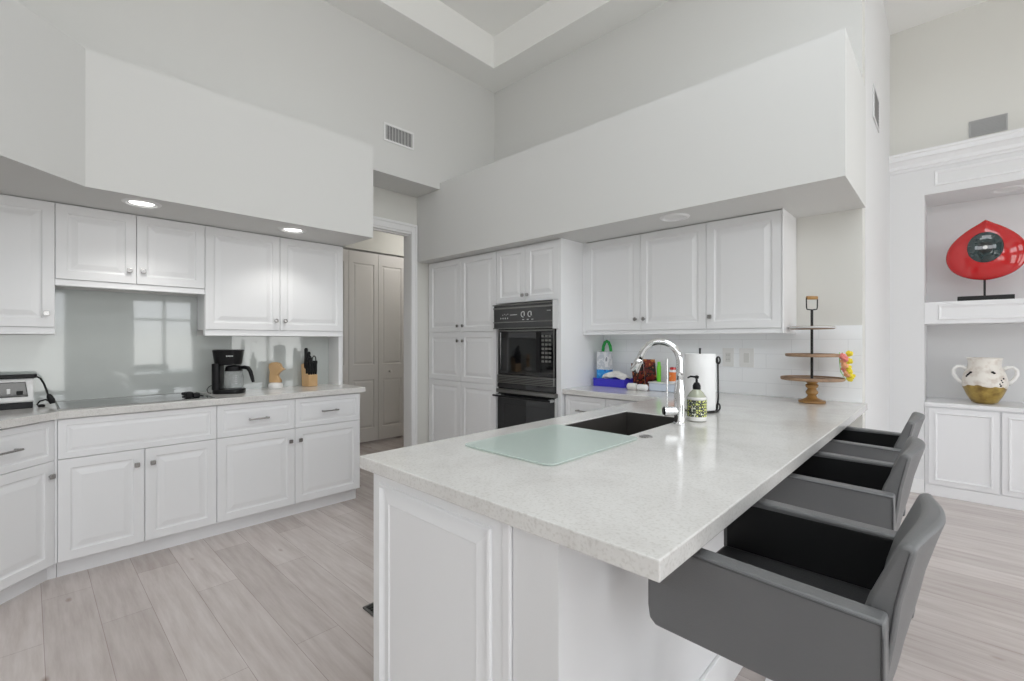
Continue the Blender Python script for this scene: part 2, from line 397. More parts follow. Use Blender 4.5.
# soffit over the cooktop run with its diagonal corner
mb = MB(); mb.prism([(XL-.12, -1.0), (-2.2, -1.0), (-2.2, -.864), (-3.27, .206), (-3.27, 1.86), (XL, 1.86), (XL-.12, 1.86)], SOF, SOFT)
struct(mb.build('wall_soffit_left', 'wall'))
# high wall above the soffit and above the doorway recess
mb = MB(); mb.box((-3.95, -1.0, SOFT-.02), (-3.58, 1.862, CEIL+.4)); mb.box((-3.95, 1.862, 2.755), (-3.58, YB+.1, CEIL+.4))
struct(mb.build('wall_upper_left', 'wall'))
# recess wall with the doorway opening
D0, D1, DT = 1.93, 2.688, 2.385
mb = MB(); mb.box((-4.08, 1.84, 0), (-3.96, D0, 2.757)); mb.box((-4.08, D1, 0), (-3.96, 2.90, 2.757)); mb.box((-4.08, D0, DT), (-3.96, D1, 2.757))
struct(mb.build('wall_doorway', 'wall_beige'))
struct(MB().box((-4.08, 1.86, 2.755), (-3.95, 2.90, 2.80)).build('ceiling_recess', 'wall'))
# door casing: flat board with a bead
mb = MB()
for (a, b, c, d) in ((D1-.016, D1+.045, 0, DT+.080), (D0-.06, D0, 0, DT+.080)):
    mb.box((-3.96, a, c), (-3.942, b, d)); 
mb.box((-3.96, D0, DT), (-3.942, D1-.016, DT+.080))
mb.box((-3.942, D1+.027, 0), (-3.930, D1+.045, DT+.080)); mb.box((-3.942, D0-.06, DT+.055), (-3.930, D1+.027, DT+.080))
struct(mb.build('trim_doorway', 'trim', bevel=.003))
mb = MB(); mb.box((-4.085, D1-.018, 0), (-3.955, D1+.001, DT)); mb.box((-4.085, D0-.001, 0), (-3.955, D0+.018, DT)); mb.box((-4.085, D0, DT-.018), (-3.955, D1, DT+.001))
mb.box((-4.03, D0, DT-.030), (-4.00, D1, DT-.018))
struct(mb.build('trim_jamb', 'trim'))
# hall beyond the doorway
mb = MB(); mb.box((-5.42, 1.2, 0), (-5.30, 2.28, 2.5)); mb.box((-5.42, 3.50, 0), (-5.30, 4.6, 2.5)); mb.box((-5.42, 1.2, 2.42), (-5.30, 4.6, 2.8))
struct(mb.build('wall_hall', 'wall_beige'))
mb = MB(); mb.box((-5.42, 1.08, 0), (-4.08, 1.2, 2.8)); mb.box((-5.42, 4.5, 0), (-4.08, 4.62, 2.8)); mb.box((-4.08, 2.90, 0), (-3.97, 4.62, 2.8))
struct(mb.build('wall_hall_end', 'wall_beige'))
struct(MB().box((-5.6, 1.08, 2.76), (-4.08, 4.62, 2.86)).build('ceiling_hall', 'ceiling'))
struct(MB().box((-5.62, 2.2, 0), (-5.50, 3.6, 2.5)).build('wall_closet', 'gap'))
# bifold closet door
FB = Face((-5.318, 0, 0), (0, 1, 0), (1, 0, 0))
for k, (a, b) in enumerate(((2.29, 2.685), (2.69, 3.085), (3.09, 3.485))):
    d = bpy.data.objects.new('door_%d' % (k+1), None); C.objects.link(d); d.location = (-5.3, (a+b)/2, 0); struct(d)
    mb = MB(); prof = [(0, -.001), (.004, -.008), (.012, -.010), (.030, -.003), (.034, -.003)]
    z0, z1 = .025, 2.395
    mb.box((-5.345, a, z0), (-5.312, b, z1))
    for (v0, v1) in ((.90+.09, 2.25), (.19, .80)):
        for (uu0, uu1, vv0, vv1) in ((a, a+.055, v0, v1), (b-.055, b, v0, v1)):
            mb.box((-5.312, uu0, vv0), (-5.300, uu1, vv1))
    for (vv0, vv1) in ((z0, .19), (.80, .99), (2.25, z1)): mb.box((-5.312, a, vv0), (-5.300, b, vv1))
    for (v0, v1) in ((.99, 2.25), (.19, .80)):
        u0, u1 = a+.055, b-.055; prev = None
        for ins, dd in ((0, 0), (.006, -.009), (.014, -.010), (.034, -.002), (.036, -.002)):
            ring = [mb.bm.verts.new(p) for p in ((-5.300+dd, u0+ins, v0+ins), (-5.300+dd, u1-ins, v0+ins), (-5.300+dd, u1-ins, v1-ins), (-5.300+dd, u0+ins, v1-ins))]
            if prev:
                for i in range(4): j = (i+1) % 4; mb.bm.faces.new([prev[i], prev[j], ring[j], ring[i]])
            prev = ring
        mb.bm.faces.new(prev)
    p = mb.build('panel', 'hall_door', d)
    if k == 2:
        MB().lathe((-5.300, 3.245, .895), [(.010, 0), (.008, .015), (.018, .025), (.020, .034), (.014, .042), (0, .044)], 18, (1, 0, 0)).build('knob', 'hall_door', d, smooth=50)
# back wall and its soffit
struct(MB().box((-3.97, YB, 0), (-.388, YB+.11, CEIL+.4)).build('wall_back', 'wall_beige'))
struct(MB().box((-3.96, 2.745, SOF), (-.372, YB+.001, SOFT)).build('wall_soffit_back', 'wall'))
struct(MB().box((-3.60, YB-.004, SOFT-.005), (-.389, YB+.002, CEIL+.02)).build('wall_upper_back', 'wall'))
# wall running on to the bookcase
struct(MB().box((-.50, YB+.112, 0), (-.386, 5.75, CEIL+.4)).build('wall_return', 'wall_white'))
# bookcase wall
NY = 5.2; NX0, NX1 = -.160, 1.75
mb = MB()
mb.box((-.39, NY, 0), (NX0, NY+.55, 2.84)); mb.box((NX1, NY, 0), (WX, NY+.55, 2.84))
mb.box((NX0, NY, 2.515), (NX1, NY+.55, 2.84)); mb.box((NX0, NY+.50, 0), (NX1, NY+.55, 2.6))
struct(mb.build('wall_bookcase', 'wall_white'))
struct(MB().box((-.50, NY+.02, 2.82), (WX, NY+.14, CEIL+.4)).build('wall_upper_bookcase', 'wall_beige'))
mb = MB(); prof = [(0, 2.735), (-.012, 2.735), (-.016, 2.750), (-.030, 2.760), (-.034, 2.785), (-.055, 2.812), (-.070, 2.822), (-.074, 2.855), (-.082, 2.862), (-.082, 2.880), (0.02, 2.880)]
o, = (Vector((0, 0, 0)),)
mb.prism([(p[0], p[1]) for p in prof], -.386, WX-.01, (Vector((0, NY, 0)), (0, 1, 0), (0, 0, 1), (1, 0, 0)))
struct(mb.build('trim_cornice', 'cab_bright'))
# panel mouldings on the frieze and the shelf front
def picture_frame(mb, x0, x1, z0, z1, y, w=.022, t=.010):
    prof = [(0, 0), (.004, t), (w*.5, t*.9), (w, .003), (w, 0)]
    for (a, b) in zip(prof, prof[1:]):
        A = [(x0+a[0], z0+a[0]), (x1-a[0], z0+a[0]), (x1-a[0], z1-a[0]), (x0+a[0], z1-a[0])]
        B = [(x0+b[0], z0+b[0]), (x1-b[0], z0+b[0]), (x1-b[0], z1-b[0]), (x0+b[0], z1-b[0])]
        for i in range(4):
            j = (i+1) % 4
            mb.face([(A[i][0], y-a[1], A[i][1]), (A[j][0], y-a[1], A[j][1]), (B[j][0], y-b[1], B[j][1]), (B[i][0], y-b[1], B[i][1])])
mb = MB(); picture_frame(mb, -.10, NX1-.06, 2.575, 2.70, NY); struct(mb.build('trim_frieze', 'cab_bright'))
mb = MB(); mb.box((NX0, NY-.004, 1.430), (NX1, NY+.50, 1.612)); picture_frame(mb, -.075, NX1-.08, 1.462, 1.585, NY-.004)
tag(mb.build('shelf', 'cab_bright', bevel=.002), 'thick white shelf with moulded front crossing the bookcase alcove', 'shelf')
# baseboards
struct(MB().box((-.386, YB, 0), (-.372, NY, .12)).build('baseboard_return', 'trim', bevel=.004))
struct(MB().box((-.372, NY-.014, 0), (NX0, NY, .12)).build('baseboard_bookcase', 'trim', bevel=.004))

# ceiling with its raised tray
TX0, TX1, TY0, TY1, TT = -3.26, 2.4, -2.8, 3.165, 4.285
mb = MB()
xs = [-4.1, TX0, TX1, WX+.15]; ys = [WY-.15, TY0, TY1, 5.9]
for i in range(3):
    for j in range(3):
        if (i, j) != (1, 1): mb.box((xs[i], ys[j], CEIL), (xs[i+1], ys[j+1], CEIL+.05))
struct(mb.build('ceiling', 'ceiling'))
mb = MB()
mb.box((TX0-.05, TY0-.05, CEIL+.05), (TX0, TY1+.05, TT)); mb.box((TX1, TY0-.05, CEIL+.05), (TX1+.05, TY1+.05, TT))
mb.box((TX0, TY0-.05, CEIL+.05), (TX1, TY0, TT)); mb.box((TX0, TY1, CEIL+.05), (TX1, TY1+.05, TT)); 
tx = [TX0-.05, ADDED_SKYLIGHT[0], ADDED_SKYLIGHT[1], TX1+.05]; ty = [TY0-.05, ADDED_SKYLIGHT[2], ADDED_SKYLIGHT[3], TY1+.05]
for i in range(3):
    for j in range(3):
        if (i, j) != (1, 1): mb.box((tx[i], ty[j], TT), (tx[i+1], ty[j+1], TT+.06))
struct(mb.build('ceiling_tray', 'ceiling'))
# window walls
def wall_with_holes(name, axis, pos, t, lo, hi, z1, holes):
    us = sorted({lo, hi, *[h[0] for h in holes], *[h[1] for h in holes]}); vs = sorted({0, z1, *[h[2] for h in holes], *[h[3] for h in holes]})
    mb = MB()
    for a, b in zip(us, us[1:]):
        for c, d in zip(vs, vs[1:]):
            um, vm = (a+b)/2, (c+d)/2
            if any(h[0] < um < h[1] and h[2] < vm < h[3] for h in holes): continue
            if axis == 'x': mb.box((pos, a, c), (pos+t, b, d))
            else: mb.box((a, pos-t, c), (b, pos, d))
    struct(mb.build(name, 'wall'))
wall_with_holes('wall_right', 'x', WX, .14, WY-.14, 5.9, CEIL+.05, WIN_X)
wall_with_holes('wall_front', 'y', WY, .14, -5.6, WX+.14, CEIL+.05, ADDED_WIN_Y)
struct(MB().box((-5.6, WY, 0), (-5.5, 1.2, CEIL)).build('wall_far_left', 'wall'))
struct(MB().box((-5.6, WY, CEIL-.02), (-4.05, 1.2, CEIL+.05)).build('ceiling_far_left', 'ceiling'))
w = bpy.data.objects.new('window_20', None); C.objects.link(w); struct(w); w.location = (ADDED_SKYLIGHT[0], ADDED_SKYLIGHT[2], TT+.06)  # unseen skylight, added to balance the room's light
mb = MB(); f = .05
for (a, b, c, d) in ((ADDED_SKYLIGHT[0]-f, ADDED_SKYLIGHT[1]+f, ADDED_SKYLIGHT[2]-f, ADDED_SKYLIGHT[2]), (ADDED_SKYLIGHT[0]-f, ADDED_SKYLIGHT[1]+f, ADDED_SKYLIGHT[3], ADDED_SKYLIGHT[3]+f), (ADDED_SKYLIGHT[0]-f, ADDED_SKYLIGHT[0], ADDED_SKYLIGHT[2], ADDED_SKYLIGHT[3]), (ADDED_SKYLIGHT[1], ADDED_SKYLIGHT[1]+f, ADDED_SKYLIGHT[2], ADDED_SKYLIGHT[3])): mb.box((a, c, TT+.06), (b, d, TT+.16))
mb.build('window_frame', 'trim', w)
MB().box((ADDED_SKYLIGHT[0]-.02, ADDED_SKYLIGHT[2]-.02, TT+.10), (ADDED_SKYLIGHT[1]+.02, ADDED_SKYLIGHT[3]+.02, TT+.105)).build('pane', 'pane', w)
k = 0
for axis, wins in (('x', WIN_X), ('y', ADDED_WIN_Y)):
    for (a, b, c, d) in wins:  # covers inferred windows and the openings added for daylight
        k += 1
        w = bpy.data.objects.new('window_%d' % k, None); C.objects.link(w); struct(w)
        w.location = (WX, (a+b)/2, c) if axis == 'x' else ((a+b)/2, WY, c)
        mb = MB(); f = .06; mid = (a+b)/2
        bars = [(a, a+f, c, d), (b-f, b, c, d), (a, b, c, c+f), (a, b, d-f, d), (mid-.03, mid+.03, c, d)]
        if k == 2: bars.append((a, b, 1.68, 1.73))
        for (p, q, r, s_) in bars:
            if axis == 'x': mb.box((WX+.03, p, r), (WX+.09, q, s_))
            else: mb.box((p, WY-.09, r), (q, WY-.03, s_))
        mb.build('window_frame', 'trim', w)
        mb = MB()
        if axis == 'x': mb.face([(WX+.06, a, c), (WX+.06, b, c), (WX+.06, b, d), (WX+.06, a, d)])
        else: mb.face([(a, WY-.06, c), (b, WY-.06, c), (b, WY-.06, d), (a, WY-.06, d)])
        mb.build('pane', 'pane', w)

# ------------------------------------------------------------ cooktop run (left wall)
CT, CTB = .914, .874
XF = -3.48      # carcass front; door faces 20 mm proud
FL = Face((XF, 0, 0), (0, 1, 0), (1, 0, 0))
def base_unit(name, label, F, u0, u1, depth, drawers, doors, loc, knobs='square', z_split=.652, group=None, kick=.07):
    t = thing(name, label, 'cabinet', loc, group)
    mb = MB(); mb.prism([(u0, .100), (u1, .100), (u1, CTB), (u0, CTB)], -depth, 0, F.fr()); mb.build('carcass', 'cab', t, bevel=.001)
    mb = MB(); mb.prism([(u0, 0), (u1, 0), (u1, .100), (u0, .100)], -depth, -kick+.02, F.fr()); mb.build('toe_kick', 'cab', t)
    for (a, b, h) in drawers:
        d = raised(F, a, b, z_split, .868, DRAWER, 'drawer', 'cab', t)
        if h: handle_bar(F, (a+b)/2-h/2, (a+b)/2+h/2, .757, d)
    for (a, b, ku) in doors:
        d = raised(F, a, b, .100, z_split, DOOR, 'door', 'cab', t)
        if ku is not None: knob_square(F, ku, z_split-.088, d)
    return t
base_unit('base_cabinet', 'white two-door base cabinet with a wide blank drawer front below the cooktop', FL, .107, .847, .485,
          [(.107, .847, 0)], [(.107, .477, .440), (.477, .847, .514)], (XF, .477, 0))
base_unit('base_cabinet', 'white base cabinet with two drawers and two doors under the coffee maker and knife block', FL, .847, 1.851, .485,
          [(.847, 1.341, .13), (1.341, 1.851, .13)], [(.847, 1.341, 1.308), (1.341, 1.851, 1.376)], (XF, 1.349, 0))
# diagonal corner unit
q = math.sqrt(.5)
FD = Face((-3.472, .084, 0), (q, -q, 0), (q, q, 0))
t = thing('corner_base_cabinet', 'white diagonal corner base cabinet with one drawer, below the toaster', 'cabinet', (-3.5, -.2, 0))
mb = MB(); mb.prism([(XF, .105), (XF, .090), (-2.985, -.405), (-2.985, -.99), (XL+.005, -.99), (XL+.005, .105)], .100, CTB); mb.build('carcass', 'cab', t)
mb = MB(); mb.prism([(XF-.004, .1062), (-3.4615, .1062), (-3.4615, .0990), (-3.4595, .0968), (-3.474, .0825), (XF-.004, .088)], .101, CTB-.003); mb.build('corner_stile', 'cab', t)
mb = MB(); mb.prism([(XF-.05, .105), (XF-.05, .07), (-3.035, -.42), (-3.035, -.99), (XL+.005, -.99), (XL+.005, .105)], 0, .100); mb.build('toe_kick', 'cab', t)
d = raised(FD, .001, .68, .652, .868, DRAWER, 'drawer', 'cab', t); handle_bar(FD, .19, .44, .757, d)
d = raised(FD, .001, .68, .100, .652, DOOR, 'door', 'cab', t); knob_square(FD, .030, .575, d)
# counter
mb = MB(); mb.prism([(XL+.006, -.99), (-2.94, -.99), (-2.94, -.385), (-3.435, .110), (-3.435, 1.885), (XL+.006, 1.885)], CTB, CT)
tag(mb.build('countertop', 'quartz', bevel=.003), 'pale quartz countertop holding the cooktop, bending at the toaster corner', 'countertop')
# glass backsplash panels
for (a, b, lab) in ((-.98, 1.062, 'wide'), (1.065, 1.822, 'end')):
    z1 = 1.324
    mb = MB(); mb.box((XL+.0005, a, CT), (XL+.006, b, z1))
    if lab == 'wide': mb.box((XL+.0005, .109, z1), (XL+.006, .845, 1.610))
    tag(mb.build('glass_backsplash', 'splash_grey'), {'wide': 'wide grey glass backsplash panel behind the cooktop', 'end': 'grey glass backsplash panel behind the knife block'}[lab], 'backsplash', 'glass backsplash panels')
# upper cabinets
XU = -3.77
FU = Face((XU, 0, 0), (0, 1, 0), (1, 0, 0))
def upper(name, label, F, u0, u1, z0, z1, depth, doors, knob, loc, zr):
    t = thing(name, label, 'wall cabinet', loc)
    mb = MB(); mb.prism([(u0, z0), (u1, z0), (u1, z1-.001), (u0, z1-.001)], -depth, 0, F.fr()); mb.build('carcass', 'cab', t)
    mb = MB(); mb.prism([(u0, zr), (u1, zr), (u1, z0), (u0, z0)], -.03, .012, F.fr()); mb.prism([(u0, zr), (u1, zr), (u1, zr+.010), (u0, zr+.010)], .012, .020, F.fr())
    mb.build('light_rail', 'cab', t, bevel=.002)
    for (a, b, ku, kv) in doors:
        d = raised(F, a, b, z0, z1-.006, DOOR, 'door', 'cab', t)
        if ku is not None: knob(F, ku, kv, d)
    return t
UD = .199
upper('wall_cabinet', 'white wall cabinet with a single wide door above the toaster', FU, -.46, .107, 1.368, SOF, UD, [(-.46, .107, .072, 1.447)], knob_square, (XU, -.18, 1.325), 1.327)
upper('wall_cabinet', 'short white two-door wall cabinet above the cooktop', FU, .107, .847, 1.650, SOF, UD, [(.107, .475, .440, 1.732), (.475, .847, .508, 1.735)], knob_square, (XU, .477, 1.61), 1.612)
t = upper('wall_cabinet', 'tall white two-door wall cabinet above the coffee maker', FU, .847, 1.851, 1.368, SOF, UD, [(.847, 1.341, 1.308, 1.443), (1.341, 1.851, 1.375, 1.443)], knob_round, (XU, 1.349, 1.325), 1.325)
mb = MB(); mb.box((XL+.001, 1.823, CT), (XU-.005, 1.85, 1.324))
tag(mb.build('end_panel', 'cab'), 'narrow white vertical panel between countertop and wall cabinet beside the knife block', 'panel')
# cooktop
t = thing('cooktop', 'black glass cooktop set flush into the countertop', 'cooktop', (-3.71, .47, CT))
mb = MB(); mb.prism([(-3.94, .118), (-3.487, .118), (-3.487, .835), (-3.94, .835)], CT+.0005, CT+.006); mb.build('glass', 'black_gloss', t, bevel=.002)
mb = MB()
for (a, b, c, d) in ((-3.944, -3.483, .112, .118), (-3.944, -3.483, .835, .841), (-3.944, -3.940, .118, .835), (-3.487, -3.483, .118, .835)): mb.box((a, c, CT+.0005), (b, d, CT+.008))
mb.build('rim', 'dark_metal', t)
# black plug cluster lying on the cooktop
t = thing('power_adapter', 'small black plug adapter lying on the cooktop end', 'adapter', (-3.62, .735, CT+.0065))
mb = MB(); zc = CT+.0068
mb.box((-3.60, .695, zc), (-3.54, .735, zc+.040)); mb.box((-3.59, .735, zc), (-3.54, .775, zc+.030)); mb.build('body', 'black', t, bevel=.008, seg=3)
mb = MB(); mb.lathe((-3.565, .70, zc+.030), [(.009, 0), (.009, -.020), (.006, -.024)], 12, (0, 1, 0)); mb.lathe((-3.565, .70, zc+.011), [(.008, 0), (.008, -.020)], 12, (0, 1, 0)); mb.build('prongs', 'black', t, smooth=40)
mb = MB(); mb.tube([(-3.565, .773, zc+.012), (-3.56, .785, zc+.010), (-3.555, .795, zc+.007)], .005, 8); mb.build('cord', 'black', t, smooth=40)

# toaster at the corner
t = thing('toaster', 'white long toaster with dark front window beside the cooktop', 'toaster', (-3.80, -.13, CT))
tx0, tx1, ty0, ty1 = -3.90, -3.72, -.33, .022
prof = [(tx0, CT+.035), (tx1-.004, CT+.035), (tx1, CT+.045), (tx1-.006, CT+.13), (tx1-.022, CT+.155), (tx1-.05, CT+.165), (tx0+.05, CT+.165), (tx0+.015, CT+.15), (tx0, CT+.12)]
mb = MB(); mb.prism(prof, ty0, ty1, (Vector((0, 0, 0)), (1, 0, 0), (0, 0, 1), (0, 1, 0))); mb.build('body', 'white_plastic', t, bevel=.006, seg=3)
mb = MB(); mb.box((tx0+.006, ty0+.004, CT), (tx1-.003, ty1-.004, CT+.036)); mb.build('base', 'black', t, bevel=.004)
mb = MB(); mb.prism([(ty0+.03, CT+.066), (ty1-.022, CT+.066), (ty1-.032, CT+.148), (ty0+.035, CT+.148)], tx1-.02, tx1+.002, (Vector((0, 0, 0)), (0, 1, 0), (0, 0, 1), (1, 0, 0))); mb.build('window', 'black_gloss', t, bevel=.003)
mb = MB(); mb.tube([(tx1+.004, -.19+.055*math.cos(a), CT+.10+.030*math.sin(a)) for a in [2*PI*i/24 for i in range(24)]], .0035, 8, closed=True)
mb.tube([(tx1+.004, -.19+.035*math.cos(a), CT+.10+.018*math.sin(a)) for a in [2*PI*i/24 for i in range(24)]], .003, 8, closed=True); mb.build('dial', 'dark_metal', t, smooth=True)
mb = MB(); mb.box((tx1-.001, -.082, CT+.085), (tx1+.010, -.066, CT+.115)); mb.build('lever', 'silver', t, bevel=.003)
mb = MB(); mb.box((tx1-.001, -.045, CT+.078), (tx1+.008, -.020, CT+.100)); mb.build('button', 'black', t, bevel=.003)
# black adapter and cord lying over the toaster
t = thing('charger', 'black charger and coiled cord draped over the white toaster', 'charger', (-3.80, -.02, CT+.165))
zt = CT+.1655
mb = MB(); mb.prism(rounded(.060, .16, .012, 3), 0, .022, (Vector((-3.79, -.045, zt)), (1, 0, 0), (0, 1, 0), (0, 0, 1))); mb.build('adapter', 'black', t, bevel=.004)
mb = MB(); pts = []
for i in range(64):
    a = i/63*4*PI; pts.append((-3.80+.035*math.cos(a), -.20+.075*math.sin(a), zt+.006+.013*i/63))
mb.tube(pts, .005, 8); mb.build('coiled_cable', 'black', t, smooth=True); mb = MB()
path = [(-3.79, .030, zt+.008), (-3.775, .048, zt-.004), (-3.765, .062, zt-.035), (-3.755, .073, zt-.075), (-3.750, .080, zt-.105), (-3.748, .086, zt-.128)]
mb.tube(path, .0048, 8); mb.build('cable', 'black', t, smooth=True)
mb = MB(); mb.tube([(-3.750, .080, CT+.070), (-3.748, .085, CT+.055), (-3.744, .092, CT+.036), (-3.742, .098, CT+.016)], [.008, .014, .016, .013], 12); mb.build('plug', 'black', t, bevel=.002)
mb = MB(); pts = [(-3.745, .088, CT+.028), (-3.75, .068, CT+.040), (-3.76, .045, CT+.032), (-3.765, .035, CT+.012), (-3.75, .045, CT+.007), (-3.735, .065, CT+.007)]
mb.tube(pts, .0045, 8); mb.lathe((-3.745, .052, CT+.001), [(.014, 0), (.014, .010), (.009, .014)], 12); mb.build('cable_loop', 'black', t, smooth=50)

# coffee maker
cx, cy = -3.765, 1.000
t = thing('coffee_maker', 'black drip coffee maker with glass carafe on the countertop', 'coffee maker', (cx, cy, CT))
fd = Vector((math.cos(math.radians(62)), math.sin(math.radians(62)), 0)); sd = Vector((-fd.y, fd.x, 0))
if sd.x < 0: sd = -sd        # sd points into the room
CF = (Vector((cx, cy, CT)), fd, sd, Vector((0, 0, 1)))
def oval(l, w, r, off=0): return [(p[0]+off, p[1]) for p in rounded(l, w, r, 6)]
mb = MB(); mb.prism(oval(.198, .165, .06), 0.0005, .030, CF); mb.build('base', 'black', t, bevel=.006, seg=3, smooth=40)
mb = MB(); mb.prism(oval(.052, .140, .022, -.072), .028, .215, CF); mb.build('column', 'black', t, bevel=.004, smooth=40)
hp = [(.085, .205), (.092, .215), (.100, .270), (.104, .300), (.104, .306), (.098, .310), (.0, .313)]
mb = MB()
rings = []
for (l, w, z) in ((.155, .135, .203), (.168, .14, .214), (.180, .150, .262), (.190, .158, .300), (.192, .160, .306), (.18, .15, .312)):
    rings.append([mb.bm.verts.new(CF[0]+fd*(p[0]-.006)+sd*p[1]+Vector((0, 0, z))) for p in rounded(l, w, .06, 6)])
for A, B in zip(rings, rings[1:]):
    for i in range(len(A)): j = (i+1) % len(A); mb.bm.faces.new([A[i], A[j], B[j], B[i]])
mb.bm.faces.new(rings[0]); mb.bm.faces.new(rings[-1]); mb.build('brew_head', 'black', t, smooth=40)
cc = CF[0]+fd*.028
mb = MB(); mb.lathe(cc, [(.048, .031), (.058, .038), (.064, .070), (.064, .115), (.057, .150), (.050, .168), (.048, .172)], 36, cap=False)
cf = mb.build('carafe', 'carafe_glass', t, smooth=True)
mb = MB(); mb.lathe(cc, [(.052, .160), (.054, .168), (.052, .190), (.038, .198), (0, .200)], 36); mb.build('carafe_lid', 'black', t, smooth=40)
hd = (fd*.9+sd*.45).normalized()
mb = MB()
def hpnt(r, z): return cc+hd*r+Vector((0, 0, z))
mb.tube([hpnt(.050, .182), hpnt(.085, .186), hpnt(.115, .180), hpnt(.132, .155), hpnt(.145, .115), hpnt(.155, .080)], [.012, .014, .015, .014, .013, .010], 10)
mb.build('carafe_handle', 'black', t, smooth=True)
mb = MB(); mb.tube([cc+Vector((.0545*math.cos(a), .0545*math.sin(a), .163)) for a in [2*PI*i/32 for i in range(32)]], .004, 8, closed=True); mb.build('carafe_band', 'black', t, smooth=True)
mb = MB()
for i in range(5): 
    b0 = cc+sd*.064*math.cos(.3)+fd*.028; mb.box(b0+Vector((-.0005, -.008, .07+i*.014)), b0+Vector((.0005, .008, .072+i*.014)))
mb.build('carafe_scale', 'marks', t)
lg = CF[0]+sd*.077+fd*.02+Vector((0, 0, .268))
mb = MB()
for i in range(5): mb.prism([(-.022+i*.009, -.004), (-.016+i*.009, -.004), (-.016+i*.009, .004), (-.022+i*.009, .004)], -.006, .0015, (lg, fd, Vector((0, 0, 1)), sd))
mb.build('logo', 'marks', t)
mb = MB(); pts = [CF[0]-fd*.105+sd*.0+Vector((0, 0, .06)), CF[0]-fd*.125+sd*.01+Vector((0, 0, .05)), CF[0]-fd*.132+sd*.03+Vector((0, 0, .03)), CF[0]-fd*.12+sd*.045+Vector((0, 0, .010)), CF[0]-fd*.10+sd*.05+Vector((0, 0, .006))]
mb.tube(pts, .003, 8); mb.build('power_cord', 'black', t, smooth=True)

# carved wooden figure on a white foot
t = thing('wooden_figure', 'small carved wooden bird-head figure on a white round foot', 'figurine', (-3.90, 1.34, CT))
ffd = Vector((.72, .69, 0)); fn = Vector((.69, -.72, 0))
FG = (Vector((-3.885, 1.357, CT)), ffd, Vector((0, 0, 1)), fn)
sil = [(-.045, .045), (-.046, .095), (-.040, .130), (-.050, .165), (-.048, .190), (-.030, .203), (.005, .207), (.030, .200), (.042, .185), (.050, .165), (.075, .150), (.050, .138), (.028, .118), (.020, .098), (.030, .080), (.042, .060), (.042, .045)]
mb = MB(); mb.prism(sil, -.019, .019, FG); mb.build('carving', 'wood_light', t, bevel=.006, seg=3)
mb = MB(); mb.lathe(FG[0], [(.052, .0005), (.054, .006), (.053, .030), (.046, .040), (.030, .046), (0, .047)], 32); mb.build('foot', 'ceramic', t, smooth=40)

# knife block
t = thing('knife_block', 'pale wooden knife block with black handled knives and scissors', 'knife block', (-3.84, 1.62, CT))
kf = Vector((math.cos(math.radians(12)), math.sin(math.radians(12)), 0)); ks = Vector((-kf.y, kf.x, 0))
KO = Vector((-3.848, 1.612, CT))
KP = (KO, kf, Vector((0, 0, 1)), ks)
mb = MB(); mb.prism([(-.050, .0005), (.042, .0005), (.042, .095), (.012, .108), (-.036, .190), (-.062, .180)], -.042, .042, KP); mb.build('block', 'wood_light', t, bevel=.004)
up = Vector((kf.x*.06, kf.y*.06, .99)).normalized()
def kpt(a, s_, z): return KO+kf*a+ks*s_+Vector((0, 0, z))
for (a, s_, z, L, w) in ((.030, -.031, .105, .115, .011), (.030, -.010, .105, .115, .011), (.030, .011, .105, .115, .011), (.030, .031, .105, .115, .011),
                         (.008, -.034, .118, .140, .013), (.008, -.008, .118, .130, .013), (-.018, -.030, .150, .175, .014), (-.018, -.004, .150, .145, .013)):
    mb = MB(); b0 = kpt(a, s_, z-.012)
    mb.tube([b0, b0+up*L*.3, b0+up*L*.7, b0+up*L*.95, b0+up*(L+.004)], [w*.8, w*.95, w*.85, w*1.1, w*.6], 10); mb.build('knife_handle', 'black', t, smooth=True)
mb = MB(); b0 = kpt(-.010, .022, .16)
for sgn in (-1, 1):
    mb.tube([b0+up*.055+ks*sgn*.020+(up*.034*math.sin(a)+ks*.017*math.cos(a)) for a in [2*PI*i/20 for i in range(20)]], .0042, 8, closed=True)
mb.tube([b0, b0+up*.034], .009, 10); mb.build('scissor_handle', 'black', t, smooth=True)

# ------------------------------------------------------------ oven tower and pantry (back wall)
YP = 2.89
FP = Face((0, YP, 0), (1, 0, 0), (0, -1, 0))
t = thing('pantry_cabinet', 'tall white pantry cabinet with six doors between doorway and ovens', 'cabinet', (-3.43, YP, 0))
mb = MB(); mb.box((-3.955, YP, .1), (-2.925, YB-.002, SOF-.001)); mb.build('carcass', 'cab', t)
mb = MB(); mb.box((-3.955, YP+.05, 0), (-2.925, YB-.002, .1)); mb.build('toe_kick', 'cab', t)
for (a, b, ks_) in ((-3.915, -3.412, -3.452), (-3.412, -2.930, -3.375)):
    for (v0, v1, kv) in ((1.374, 2.085, 1.432), (.896, 1.374, 1.288), (.105, .896, None)):
        d = raised(FP, a, b, v0, v1, DOOR, 'door', 'cab', t)
        if kv: knob_square(FP, ks_, kv, d)
t = thing('oven_cabinet', 'tall white cabinet housing the black wall ovens', 'cabinet', (-2.56, YP, 0))
mb = MB(); mb.box((-2.925, YP, 1.615), (-2.205, YB-.002, SOF)); mb.box((-2.925, YP, 0), (-2.905, YB-.002, 1.615)); mb.box((-2.250, YP-.02, 0), (-2.205, YB-.002, 1.615))
mb.box((-2.228, YP-.02, 1.615), (-2.205, YP, SOF)); mb.box((-2.905, YP, .1), (-2.250, YB-.002, .20)); mb.box((-2.905, YP+.05, 0), (-2.250, YB-.002, .1)); mb.box((-2.905, YP+.30, .2), (-2.250, YB-.002, 1.615)); mb.build('carcass', 'cab', t)
